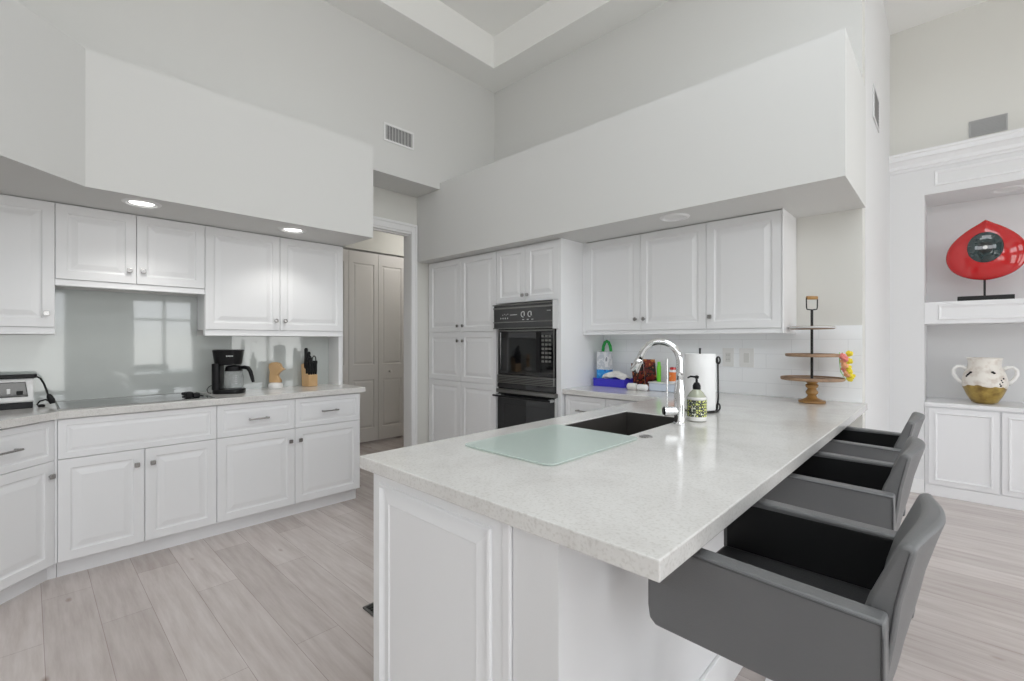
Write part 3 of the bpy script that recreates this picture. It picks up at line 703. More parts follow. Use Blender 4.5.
for (a, b, ku) in ((-2.925, -2.577, -2.605), (-2.577, -2.228, -2.549)):
    d = raised(FP, a, b, 1.615, 2.085, DOOR, 'door', 'cab', t); knob_square(FP, ku, 1.672, d)
raised(FP, -2.925, -2.228, .105, .235, DRAWER, 'drawer', 'cab', t)

# wall oven stack
t = thing('built_in_oven', 'black built-in microwave over oven stack in the white tower', 'oven', (-2.56, 2.85, .24))
ox0, ox1 = -2.900, -2.232
FO = Face((0, 2.878, 0), (1, 0, 0), (0, -1, 0))
mb = MB(); mb.box((ox0, 2.872, .24), (ox1-.021, 3.15, 1.605)); mb.build('chassis', 'oven_grey', t)
# control panel, proud of the cabinet with silver end caps
mb = MB(); mb.box((ox0+.002, 2.812, 1.398), (ox1-.004, 2.872, 1.598)); mb.build('control_panel', 'oven_grey', t, bevel=.003)
mb = MB(); mb.box((ox1-.004, 2.802, 1.385), (ox1+.003, 2.8695, 1.612)); mb.build('end_cap', 'silver', t, bevel=.002)
mb = MB(); mb.box((ox0, 2.8060, 1.560), (ox1-.004, 2.8120, 1.573)); mb.box((ox0, 2.8060, 1.443), (ox1-.004, 2.8120, 1.451)); mb.box((ox0, 2.7990, 1.590), (ox1-.004, 2.8120, 1.600)); mb.box((ox0, 2.8060, 1.391), (ox1-.004, 2.8140, 1.399))
mb.build('trim_strip', 'dark_metal', t)
for k2, x in enumerate((-2.55, -2.475)):
    mb = MB(); mb.tube([(x+.022*math.cos(a), 2.8100, 1.508+.022*math.sin(a)) for a in [PI*.3+1.25*PI*i/14 for i in range(15)]], .0035, 6)
    mb.box((x+.008, 2.8095, 1.495), (x+.016, 2.8120, 1.523))
    mb.build('dial_mark', 'marks', t)
mb = MB()
for k2 in range(4): mb.box((-2.7840+k2*.020, 2.8102, 1.505+.006*(k2 % 2)), (-2.788+k2*.020, 2.8120, 1.513+.006*(k2 % 2)))
for k2 in range(4): mb.box((-2.8140+k2*.027, 2.8102, 1.475), (-2.8060+k2*.027, 2.8120, 1.486))
for k2 in range(3): mb.box((-2.56+k2*.05, 2.8102, 1.462), (-2.54+k2*.05, 2.8120, 1.468))
mb.box((-2.70, 2.8108, 1.505), (-2.62, 2.8120, 1.510)); mb.box((-2.30, 2.8108, 1.528), (-2.26, 2.8120, 1.531))
mb.build('control_marks', 'marks', t)
# microwave
mw = raised(FO, ox0+.010, ox1-.026, .995, 1.386, [(0, -.02), (0, .006), (.003, .010), (.022, .010), (.026, .004), (.030, .004)], 'microwave_door', 'black_gloss', t, g=0, n=.008)
mb = MB()
for (a, b, c, d) in ((ox0+.012, ox1-.028, 1.372, 1.381), (ox0+.012, ox0+.020, 1.0, 1.372), (ox1-.036, ox1-.028, 1.0, 1.372)): mb.box((a, 2.853, c), (b, 2.860, d))
mb.build('bezel', 'dark_metal', mw)
mb = MB(); mb.box((ox1-.218, 2.854, 1.03), (ox1-.178, 2.868, 1.36)); mb.build('door_handle', 'black', mw, bevel=.004)
mb = MB()
for r_ in range(7):
    for c_ in range(3): mb.box((ox1-.160+c_*.036, 2.8575, 1.115+r_*.034), (ox1-.136+c_*.036, 2.8625, 1.132+r_*.034))
mb.build('keypad', 'keys', mw)
mb = MB(); mb.box((ox0+.012, 2.842, .925), (ox1-.024, 2.8695, .995)); mb.build('vent_band', 'dark_metal', t, bevel=.004)
mb = MB()
for k2 in range(4): mb.box((ox0+.03, 2.8405, .935+k2*.013), (ox1-.03, 2.8425, .940+k2*.013))
mb.build('vent_slots', 'black', t)
mb = MB(); mb.box((ox0+.006, 2.853, .885), (ox1-.022, 2.8695, .922)); mb.build('lower_strip', 'black_gloss', t)
# oven
mb = MB(); mb.box((ox0+.004, 2.838, .840), (ox1-.002, 2.872, .872)); mb.build('oven_trim', 'dark_metal', t, bevel=.003)
od = raised(FO, ox0+.004, ox1-.010, .26, .832, [(0, -.02), (0, .012), (.003, .016), (.085, .016), (.087, .014)], 'oven_door', 'oven_glass', t, g=0, n=.008)
mb = MB(); mb.tube([(ox0+.0, 2.805, .815), (ox1-.03, 2.805, .815)], .009, 12); mb.build('door_handle', 'black', od, smooth=40)
for x in (ox0+.02, ox1-.055): MB().box((x, 2.805, .806), (x+.03, 2.857, .824)).build('handle_bracket', 'silver', od, bevel=.002)
mb = MB(); mb.box((ox1-.010, 2.838, .26), (ox1+.002, 2.8695, .836)); mb.build('side_trim', 'silver', t)

# ------------------------------------------------------------ sink run base and wall cabinets (back wall)
YF = 2.925
FBk = Face((0, YF, 0), (1, 0, 0), (0, -1, 0))
t = base_unit('base_cabinet', 'white base cabinet with drawers between the ovens and the peninsula', FBk, -2.203, -1.375, .56,
          [(-2.19, -1.825, .13), (-1.825, -1.45, .13)], [(-2.19, -1.825, -1.86), (-1.825, -1.45, -1.79)], (-1.79, YF, 0))
FW = Face((0, 3.18, 0), (1, 0, 0), (0, -1, 0))
t = upper('wall_cabinet', 'white three-door wall cabinet above the sink run', FW, -2.17, -.737, 1.368, SOF, .308,
      [(-2.17, -1.685, -1.718, 1.452), (-1.685, -1.198, -1.650, 1.452)], knob_round, (-1.45, 3.18, 1.335), 1.337)
d = raised(FW, -1.198, -.745, 1.368, SOF-.006, DOOR, 'door', 'cab', t); knob_square(FW, -1.170, 1.452, d)
mb = MB(); mb.box((-.745, 3.158, 1.337), (-.735, 3.488, SOF)); mb.build('side_panel', 'cab_bright', t, bevel=.002)
mb = MB(); mb.box((-2.203, 3.165, 1.337), (-2.17, 3.488, SOF)); mb.build('filler', 'cab', t)
mb = MB(); mb.box((-2.203, YB-.008, CT), (-.388, YB-.0005, 1.385))
tag(mb.build('backsplash_tile', 'splash_white'), 'white tiled backsplash behind the sink run and tiered stand', 'backsplash')

# ------------------------------------------------------------ peninsula
PX0, PX1, PY0 = -1.405, -.362, .748
def grid_slab(xs, ys, inside, z0, z1):
    mb = MB(); V = {}
    def v(i, j, z): 
        if (i, j, z) not in V: V[(i, j, z)] = mb.bm.verts.new((xs[i], ys[j], z))
        return V[(i, j, z)]
    nx, ny = len(xs)-1, len(ys)-1
    def on(i, j): return 0 <= i < nx and 0 <= j < ny and inside(i, j)
    for i in range(nx):
        for j in range(ny):
            if not on(i, j): continue
            mb.bm.faces.new([v(i, j, z1), v(i+1, j, z1), v(i+1, j+1, z1), v(i, j+1, z1)]); mb.bm.faces.new([v(i, j, z0), v(i, j+1, z0), v(i+1, j+1, z0), v(i+1, j, z0)])
            for (di, dj, a, b) in ((-1, 0, (i, j), (i, j+1)), (1, 0, (i+1, j), (i+1, j+1)), (0, -1, (i, j), (i+1, j)), (0, 1, (i, j+1), (i+1, j+1))):
                if not on(i+di, j+dj): mb.bm.faces.new([v(*a, z0), v(*b, z0), v(*b, z1), v(*a, z1)])
    return mb
SX0, SX1, SY0, SY1 = -1.262, -.93, 1.64, 2.215
xs = [-2.203, PX0, SX0, SX1, PX1]; ys = [PY0, SY0, SY1, 2.885, YB-.009]
mb = grid_slab(xs, ys, lambda i, j: (i == 0 and j == 3) or (i >= 1 and not (i == 2 and j == 1)), CTB, CT)
tag(mb.build('countertop', 'quartz', bevel=.003), 'large pale quartz peninsula countertop with the sink cut into it', 'countertop')
# sink
t = thing('kitchen_sink', 'dark undermount sink in the peninsula countertop', 'sink', ((SX0+SX1)/2, (SY0+SY1)/2, .68))
mb = MB(); zt, zb = CT-.005, .684; w = .0025; SX0 += .003; SX1 -= .003; SY0 += .003; SY1 -= .003
mb.box((SX0-w, SY0-w, zb-w), (SX1+w, SY1+w, zb)); mb.box((SX0-w, SY0-w, zb), (SX0, SY1+w, zt)); mb.box((SX1, SY0-w, zb), (SX1+w, SY1+w, zt)); mb.box((SX0, SY0-w, zb), (SX1, SY0, zt)); mb.box((SX0, SY1, zb), (SX1, SY1+w, zt))
mb.build('basin', 'sink', t)
mb = MB(); mb.lathe(((SX0+SX1)/2, (SY0+SY1)/2, zb), [(.045, .0005), (.045, .004), (.035, .004), (.030, .001), (0, .001)], 28); mb.build('drain', 'chrome', t, smooth=40)
# hole cap
mb = MB(); mb.lathe((-.865, 1.668, CT), [(.026, .0005), (.026, .003), (.018, .006), (.012, .004), (0, .004)], 28)
tag(mb.build('sink_hole_cover', 'nickel', smooth=40), 'small round metal air switch by the sink corner', 'air switch')

# peninsula cabinets
t = thing('peninsula_cabinet', 'white peninsula base cabinet with a moulded end panel', 'cabinet', (-1.05, 1.8, 0))
mb = MB(); px = -.765
mb.box((-1.345, .800, .1), (px, 1.62, CTB)); mb.box((-1.345, 1.62, .1), (px, 2.235, .66)); mb.box((-1.345, 2.235, .1), (px, 2.92, CTB)); mb.box((-1.345, 2.92, .1), (px, YB-.01, CTB))
mb.build('carcass', 'cab', t)
mb = MB(); mb.box((-1.28, .82, 0), (px, 2.9, .1)); mb.build('toe_kick', 'cab', t)
FE = Face((0, .800, 0), (1, 0, 0), (0, -1, 0))
EP = [(0, -.020), (0, -.002), (.002, 0), (.034, 0), (.037, -.002), (.040, .005), (.047, .007), (.052, -.004), (.056, -.008), (.084, -.001), (.092, .001), (.096, -.003), (.10, -.003)]
raised(FE, -1.367, -.772, .02, CTB-.002, EP, 'end_panel', 'cab', t, g=.0, n=.022)
mb = MB(); mb.box((-.771, .774, 0), (-.745, .800, CTB)); mb.build('end_bead', 'cab_bright', t, bevel=.004)
FI = Face((-1.345, 0, 0), (0, 1, 0), (-1, 0, 0))
for k2, (a, b) in enumerate(((.80, 1.20), (1.20, 1.60), (1.60, 1.93), (1.93, 2.26), (2.26, 2.58), (2.58, 2.90))):
    d = raised(FI, a, b, .652, .868, DRAWER, 'drawer', 'cab', t)
    if k2 not in (2, 3): handle_bar(FI, (a+b)/2-.06, (a+b)/2+.06, .757, d)
    d = raised(FI, a, b, .10, .652, DOOR, 'door', 'cab', t); knob_square(FI, b-.035 if k2 % 2 == 0 else a+.035, .565, d)
struct(MB().box((-.742, .783, 0), (-.608, YB-.001, CTB-.001)).build('wall_peninsula', 'wall_white'))
struct(MB().box((-.608, .783, 0), (-.594, YB-.001, .165)).build('baseboard_peninsula', 'trim', bevel=.004))
# cutting board
t = Vector((-1.064, 1.342, CT))
mb = MB(); mb.prism(rounded(.408, .545, .03, 6), .003, .008, (t, (1, 0, 0), (0, 1, 0), (0, 0, 1)))
cb = thing('cutting_board', 'translucent green glass cutting board beside the sink', 'cutting board', t)
mb.build('glass', 'board_glass', cb, bevel=.001)
mb = MB()
for sx_ in (-.17, .17):
    for sy_ in (-.24, .24): mb.lathe(t+Vector((sx_, sy_, 0)), [(.008, .0002), (.008, .003)], 14)
mb.build('feet', 'white_plastic', cb)

# faucet
fx, fy = -.885, 2.025
t = thing('faucet', 'tall chrome gooseneck faucet with side lever behind the sink', 'faucet', (fx, fy, CT))
dirn = Vector((-.978, -.208, 0)).normalized()
def fp(r, z): return Vector((fx, fy, CT))+dirn*r+Vector((0, 0, z))
mb = MB(); mb.lathe((fx, fy, CT), [(.027, .0005), (.027, .008), (.0235, .012), (.0235, .150), (.021, .165), (.0165, .200)], 32); mb.build('body', 'chrome', t, smooth=40)
R = .088; zc = .285
pts = [fp(0, .18), fp(0, .24), fp(0, zc)]+[fp(R-R*math.cos(a), zc+R*math.sin(a)) for a in [math.radians(160)*i/20 for i in range(1, 21)]]
last = pts[-1]; dd = (pts[-1]-pts[-2]).normalized()
pts += [last+dd*.03]
mb = MB(); mb.tube(pts, [.0155]*len(pts), 18); mb.build('spout', 'chrome', t, smooth=True)
mb = MB(); p0 = pts[-1]; mb.tube([p0-dd*.005, p0+dd*.004, p0+dd*.02, p0+dd*.058, p0+dd*.062], [.0155, .019, .019, .021, .018], 18); mb.build('spray_head', 'chrome', t, smooth=50)
ld = Vector((-.62, -.55, 0)).normalized()
hb = Vector((fx, fy, CT+.060))
mb = MB(); mb.tube([hb, hb+ld*.040, hb+ld*.068], [.020, .020, .021], 20); mb.build('valve', 'chrome', t, smooth=50)
mb = MB(); mb.tube([hb+ld*.068, hb+ld*.074], [.017, .016], 20); mb.build('valve_cap', 'black', t, smooth=50)
mb = MB(); mb.tube([hb+ld*.056+Vector((0, 0, .018)), hb+ld*.056+Vector((0, 0, .12)), hb+ld*.056+Vector((0, 0, .235))], [.0035, .0032, .003], 10); mb.build('lever', 'chrome', t, smooth=50)

# soap dispenser
sxx, syy = -.866, 2.170
t = thing('soap_dispenser', 'patterned glass hand soap bottle with black pump beside the faucet', 'soap dispenser', (sxx, syy, CT))
c0 = Vector((sxx, syy, CT))
mb = MB(); mb.lathe(c0, [(.037, .0005), (.0420, .004), (.0430, .012), (.0430, .108), (.041, .116), (.030, .134), (.018, .146), (.014, .152)], 36); mb.build('bottle', 'bottle_glass', t, smooth=45)
mb = MB(); mb.lathe(c0, [(.0440, .024), (.0440, .100)], 36, cap=False); mb.build('label', 'pattern', t, smooth=True)
mb = MB(); mb.lathe(c0, [(.0436, .101), (.0450, .103), (.0450, .112), (.0436, .114)], 36, cap=False); mb.build('band', 'ceramic', t, smooth=45)
mb = MB(); mb.lathe(c0, [(.0436, .004), (.0445, .007), (.0445, .021), (.0436, .023)], 36, cap=False); mb.build('band', 'ceramic', t, smooth=45)
mb = MB(); mb.lathe(c0, [(.016, .148), (.018, .151), (.018, .166), (.012, .178), (.006, .182), (.005, .198), (.009, .200), (.010, .210), (.004, .214)], 24)
mb.tube([c0+Vector((0, 0, .206)), c0+Vector((-.020, -.020, .209)), c0+Vector((-.030, -.031, .203))], [.005, .0045, .0035], 10); mb.build('pump', 'black', t, smooth=45)

# paper towel on its wire holder
c0 = Vector((-.972, 2.480, CT))
mb = MB(); mb.lathe(c0+Vector((0, 0, .012)), [(.021, 0), (.076, 0), (.077, .003), (.077, .292), (.076, .295), (.021, .295), (.021, 0)], 44, cap=False)
tag(mb.build('paper_towel_roll', 'paper', smooth=45), 'white paper towel roll standing on the wire holder', 'paper towel')
t = thing('paper_towel_holder', 'black wire paper towel holder behind the soap bottle', 'towel holder', c0)
mb = MB(); mb.tube([c0+Vector((.088*math.cos(a), .088*math.sin(a), .006)) for a in [2*PI*i/40 for i in range(40)]], .004, 8, closed=True)
mb.tube([c0+Vector((-.088, 0, .006)), c0+Vector((.088, 0, .006))], .0038, 8); mb.tube([c0+Vector((0, -.088, .006)), c0+Vector((0, .088, .006))], .0038, 8); mb.build('base', 'black_matte', t, smooth=True)
mb = MB(); mb.tube([c0+Vector((0, 0, .006)), c0+Vector((0, 0, .32)), c0+Vector((0, 0, .338))], [.005, .005, .006], 10); mb.build('post', 'black_matte', t, smooth=True)
sd2 = Vector((.72, .69, 0)); b0 = c0+sd2*.092
pts = [b0+Vector((0, 0, .012)), b0+Vector((0, 0, .07))+sd2*.006, b0+Vector((0, 0, .26))+sd2*.004, b0+Vector((0, 0, .285))]
mb = MB(); mb.tube(pts, .0048, 8)
for z, s_ in ((.022, 1), (.272, -1)):
    mb.tube([b0+sd2*(.006+.010*math.cos(a))+Vector((0, 0, z+.018*math.sin(a))) for a in [2*PI*i/14 for i in range(14)]], .0045, 8, closed=True)
mb.build('side_arm', 'black_matte', t, smooth=True)

# three-tier stand
c0 = Vector((-.612, 3.290, CT))
t = thing('tiered_stand', 'three-tier wooden serving stand with black rod and turned foot', 'serving stand', c0)
mb = MB(); mb.lathe(c0, [(.068, .0005), (.072, .006), (.069, .014), (.045, .022), (.030, .030), (.022, .045), (.030, .055), (.033, .066), (.026, .078), (.022, .086), (.032, .096), (.034, .108), (.024, .116), (.030, .124), (.052, .134), (.052, .137)], 40)
mb.build('foot', 'wood_mid', t, smooth=50)
for (z, r, col) in ((.137, .165, 'wood_tray'), (.280, .140, 'wood_tray'), (.446, .117, 'wood_tray')):
    mb = MB(); mb.lathe(c0, [(r-.008, z), (r, z+.003), (r+.001, z+.010), (r, z+.018), (r-.006, z+.018), (r-.008, z+.010), (0, z+.010)], 56)
    tr = mb.build('tray', col, t, smooth=40)
    if z > .4: MB().tube([c0+Vector(((r+.001)*math.cos(a), (r+.001)*math.sin(a), z+.010)) for a in [2*PI*i/56 for i in range(56)]], .006, 8, closed=True).build('rim_band', 'silver', tr, smooth=True)
mb = MB(); mb.tube([c0+Vector((0, 0, .14)), c0+Vector((0, 0, .567))], .0075, 12); mb.build('rod', 'black_matte', t, smooth=50)
hx = Vector((.72, .69, 0))
mb = MB(); mb.tube([c0+hx*a+Vector((0, 0, z-.010)) for a, z in ((-.005, .575), (-.030, .578), (-.033, .590), (-.034, .64), (-.030, .650), (.030, .650), (.034, .64), (.033, .590), (.030, .578), (.005, .575))], .0035, 8); mb.build('ring', 'black_matte', t, smooth=True)
mb = MB(); mb.tube([c0+hx*-.031+Vector((0, 0, .638)), c0+hx*.031+Vector((0, 0, .638))], .011, 12); mb.build('grip', 'wood_mid', t, smooth=50)
# flower garland
t = thing('flower_garland', 'yellow and pink flower garland hanging off the tiered stand', 'garland', (-.47, 3.39, CT+.15))
rnd = random.Random(3)
spec = [(-.485, 1.200, 'pink'), (-.470, 1.185, 'pink'), (-.452, 1.215, 'yellow'), (-.480, 1.165, 'petal_peach'), (-.472, 1.145, 'petal_peach'), (-.452, 1.170, 'yellow'), (-.476, 1.122, 'pink'), (-.458, 1.135, 'yellow'), (-.452, 1.110, 'yellow'), (-.462, 1.095, 'petal_peach'), (-.440, 1.085, 'yellow'), (-.448, 1.070, 'yellow')]
for (x, z, m_) in spec:
    x = x*.975+.012; mb = MB(); y = 3.300+rnd.uniform(-.012, .012)
    for p in range(5):
        a = p*2*PI/5+rnd.random(); mb.sphere((x+.009*math.cos(a), y+.004*math.sin(2*a)-.002, z+.009*math.sin(a)), .0105, 10, (1, .45, 1))
    mb.sphere((x, y-.006, z), .005, 8)
    mb.build('blossom', m_, t, smooth=True)
mb = MB(); mb.tube([(-.475, 3.300, 1.222), (-.475, 3.302, 1.17), (-.470, 3.302, 1.11), (-.445, 3.302, 1.06), (-.432, 3.302, 1.12), (-.445, 3.302, 1.19), (-.462, 3.302, 1.222)], .002, 6); mb.build('string', 'lime', t, smooth=True)

# switch plates
def plate(label, x0, x1, kinds):
    t = thing('wall_outlet', label, 'outlet', ((x0+x1)/2, YB-.009, 1.17)); z0, z1 = 1.105, 1.238
    mb = MB(); mb.box((x0, YB-.0145, z0), (x1, YB-.0085, z1)); mb.build('plate', 'plate', t, bevel=.002)
    n = len(kinds)
    for i, kd in enumerate(kinds):
        c = x0+(x1-x0)*(i+.5)/n
        mb = MB(); mb.box((c-.018, YB-.0175, z0+.033), (c+.018, YB-.014, z1-.033)); r_ = mb.build('rocker' if kd == 's' else 'socket', 'outlet_in', t, bevel=.001)
        if kd == 'o':
            mb = MB()
            for zz in (z0+.048, z1-.055): mb.box((c-.008, YB-.018, zz), (c-.006, YB-.0174, zz+.008)); mb.box((c+.006, YB-.018, zz), (c+.008, YB-.0174, zz+.008))
            mb.build('slots', 'gap', r_)
plate('single white power outlet on the tiled backsplash, nearer the paper towel', -1.200, -1.122, 'o')
plate('wide white switch plate on the tiled backsplash, nearer the tiered stand', -1.085, -.990, 's')

# ------------------------------------------------------------ things on the back counter
# blue tray
t = thing('storage_bin', 'low blue plastic bin against the white backsplash', 'bin', (-2.0, 3.33, CT))
bx0, bx1, by0, by1 = -2.165, -1.875, 3.26, 3.44
mb = MB(); w = .004
mb.box((bx0, by0, CT+.0005), (bx1, by1, CT+.004)); mb.box((bx0, by0, CT+.004), (bx1, by0+w, CT+.062)); mb.box((bx0, by1-w, CT+.004), (bx1, by1, CT+.062)); mb.box((bx0, by0+w, CT+.004), (bx0+w, by1-w, CT+.062)); mb.box((bx1-w, by0+w, CT+.004), (bx1, by1-w, CT+.062))
mb.build('tub', 'blue_plastic', t, bevel=.0015)
mb = MB(); z = CT+.062; mb.tube([(bx0, by0, z), (bx1, by0, z), (bx1, by1, z), (bx0, by1, z)], .005, 8, closed=True); mb.build('rim', 'blue_plastic', t)
t = thing('printed_bag', 'white and blue printed carton standing in the blue bin', 'carton', (-2.10, 3.31, CT+.005))
mb = MB(); mb.box((-2.160, 3.300, CT+.0045), (-2.045, 3.370, CT+.135)); mb.build('lower_half', 'bag_blue', t, bevel=.003)
mb = MB(); mb.box((-2.160, 3.300, CT+.135), (-2.045, 3.370, CT+.285)); mb.build('upper_half', 'bag_print', t, bevel=.003)
t = thing('green_handle_brush', 'green looped handle sticking up behind the printed carton', 'brush', (-2.09, 3.39, CT+.005))
mb = MB()
pts = [(-2.175+.014*0, 3.402, CT+.27), (-2.168, 3.402, CT+.33), (-2.152, 3.402, CT+.362), (-2.135, 3.402, CT+.372), (-2.118, 3.402, CT+.362), (-2.102, 3.402, CT+.33), (-2.092, 3.402, CT+.27)]
pts = [(a+.012, b, c) for a, b, c in pts]
mb.tube(pts, .013, 10); mb.build('loop', 'green', t, smooth=True)
mb = MB(); mb.box((-2.158, 3.386, CT+.0045), (-2.075, 3.418, CT+.27)); mb.build('head', 'white_plastic', t, bevel=.004)
# crumpled white cloth in the bin
mb = MB(); n = 18; rnd = random.Random(5)
V = {}
for i in range(n+1):
    for j in range(n+1):
        u, v_ = i/n, j/n
        x = -2.085+.200*u; dep = .032 if u < .22 else (.032 if u < .25 else .032+.12*min(1, (u-.25)/.15)); y = 3.266+dep*v_
        top = .052+.075*math.sin(PI*min(1, .12+u*.80))**.8
        z = CT+(.050 if u < .1 else .050)+(top-.05)*math.sin(PI*min(.92, .15+v_*.75))+.004*math.sin(u*13+v_*4)+.003*math.sin(v_*15+u*9)
        V[i, j] = (x, y, z)
bmv = {k_: mb.bm.verts.new(p) for k_, p in V.items()}
for i in range(n):
    for j in range(n): mb.bm.faces.new([bmv[i, j], bmv[i+1, j], bmv[i+1, j+1], bmv[i, j+1]])
o = mb.build('dish_cloth', 'cloth', smooth=True); sm = o.modifiers.new('t', 'SOLIDIFY'); sm.thickness = .006
tag(o, 'crumpled white cloth heaped in the blue bin', 'cloth')
# snack packets
def packet(label, c, w, h, tilt, yaw, m_, name='snack_packet'):
    mb = MB(); U = Vector((math.cos(yaw), math.sin(yaw), 0)); Np = Vector((math.sin(yaw), -math.cos(yaw), 0))
    Vv = (Vector((0, 0, 1))*math.cos(tilt)-Np*math.sin(tilt)).normalized(); Nn = U.cross(Vv)
    n = 8; A = {}; B = {}
    for i in range(n+1):
        for j in range(n+1):
            a, b = i/n, j/n; th = .020*math.sin(PI*a)**.6*math.sin(PI*b)**.6+.0006
            p = Vector(c)+U*((a-.5)*w)+Vv*(b*h)
            A[i, j] = mb.bm.verts.new(p+Nn*th); B[i, j] = mb.bm.verts.new(p-Nn*th)
    for i in range(n):
        for j in range(n):
            mb.bm.faces.new([A[i, j], A[i+1, j], A[i+1, j+1], A[i, j+1]]); mb.bm.faces.new([B[i, j], B[i, j+1], B[i+1, j+1], B[i+1, j]])
    return tag(mb.build(name, m_, smooth=True), label, 'snack packet')
packet('dark red snack packet leaning on the backsplash behind the faucet spout', (-1.705, 3.385, CT+.001), .10, .235, -.20, .0, 'snack')
packet('dark snack packet slumped beside the blue bin', (-1.815, 3.395, CT+.001), .10, .20, -.25, .10, 'snack')
packet('flat dark packet lying in front of the leaning packets', (-1.76, 3.275, CT+.012), .13, .06, 1.5, .05, 'snack')
# white rolled bags
def roll(label, x0, x1, y, r, m_, cat='roll', name='rolled_bag'):
    mb = MB(); mb.tube([(x0, y, CT+r+.0005), (x0+.006, y, CT+r+.0005), ((x0+x1)/2, y, CT+r+.0005), (x1-.006, y, CT+r+.0005), (x1, y, CT+r+.0005)], [r*.8, r, r, r, r*.8], 20)
    return tag(mb.build(name, m_, smooth=50), label, cat)
roll('white roll lying in front of the blue bin end', -1.800, -1.725, 3.185, .026, 'cloth')
roll('second white roll lying by the flat dark packet', -1.715, -1.640, 3.185, .024, 'paper')
t = thing('storage_tub', 'pale blue-white plastic tub on the counter behind the faucet', 'tub', (-1.55, 3.28, CT))
mb = MB(); mb.box((-1.655, 3.235, CT+.0005), (-1.445, 3.335, CT+.058)); mb.build('tub', 'bluewhite', t, bevel=.008, seg=3)
mb = MB(); mb.box((-1.66, 3.23, CT+.0585), (-1.44, 3.34, CT+.066)); mb.build('lid', 'white_plastic', t, bevel=.003)
t = thing('bottle', 'slim lime green bottle on the pale tub lid', 'bottle', (-1.603, 3.30, CT+.066))
mb = MB(); mb.lathe((-1.603, 3.30, CT+.0665), [(.014, 0), (.016, .004), (.016, .11), (.013, .122), (.011, .128)], 24); mb.build('body', 'lime', t, smooth=45)
mb = MB(); mb.lathe((-1.603, 3.30, CT+.1945), [(.012, 0), (.012, .018), (.008, .022)], 20); mb.build('cap', 'lime', t, smooth=45)
t = thing('spice_jar', 'small jar with orange label on the pale tub lid', 'jar', (-1.488, 3.29, CT+.066))
mb = MB(); mb.lathe((-1.488, 3.29, CT+.0665), [(.026, 0), (.028, .004), (.028, .085), (.022, .095)], 24); mb.build('body', 'white_plastic', t, smooth=45)
mb = MB(); mb.lathe((-1.488, 3.29, CT+.0665), [(.0288, .012), (.0288, .078)], 24, cap=False); mb.build('label', make_spots('orange_label', [(.75, .12, .02), (.8, .2, .03), (.82, .5, .3)], 40), t, smooth=True)
mb = MB(); mb.lathe((-1.488, 3.29, CT+.1617), [(.023, 0), (.023, .016), (.018, .02)], 24); mb.build('cap', 'red', t, smooth=45)

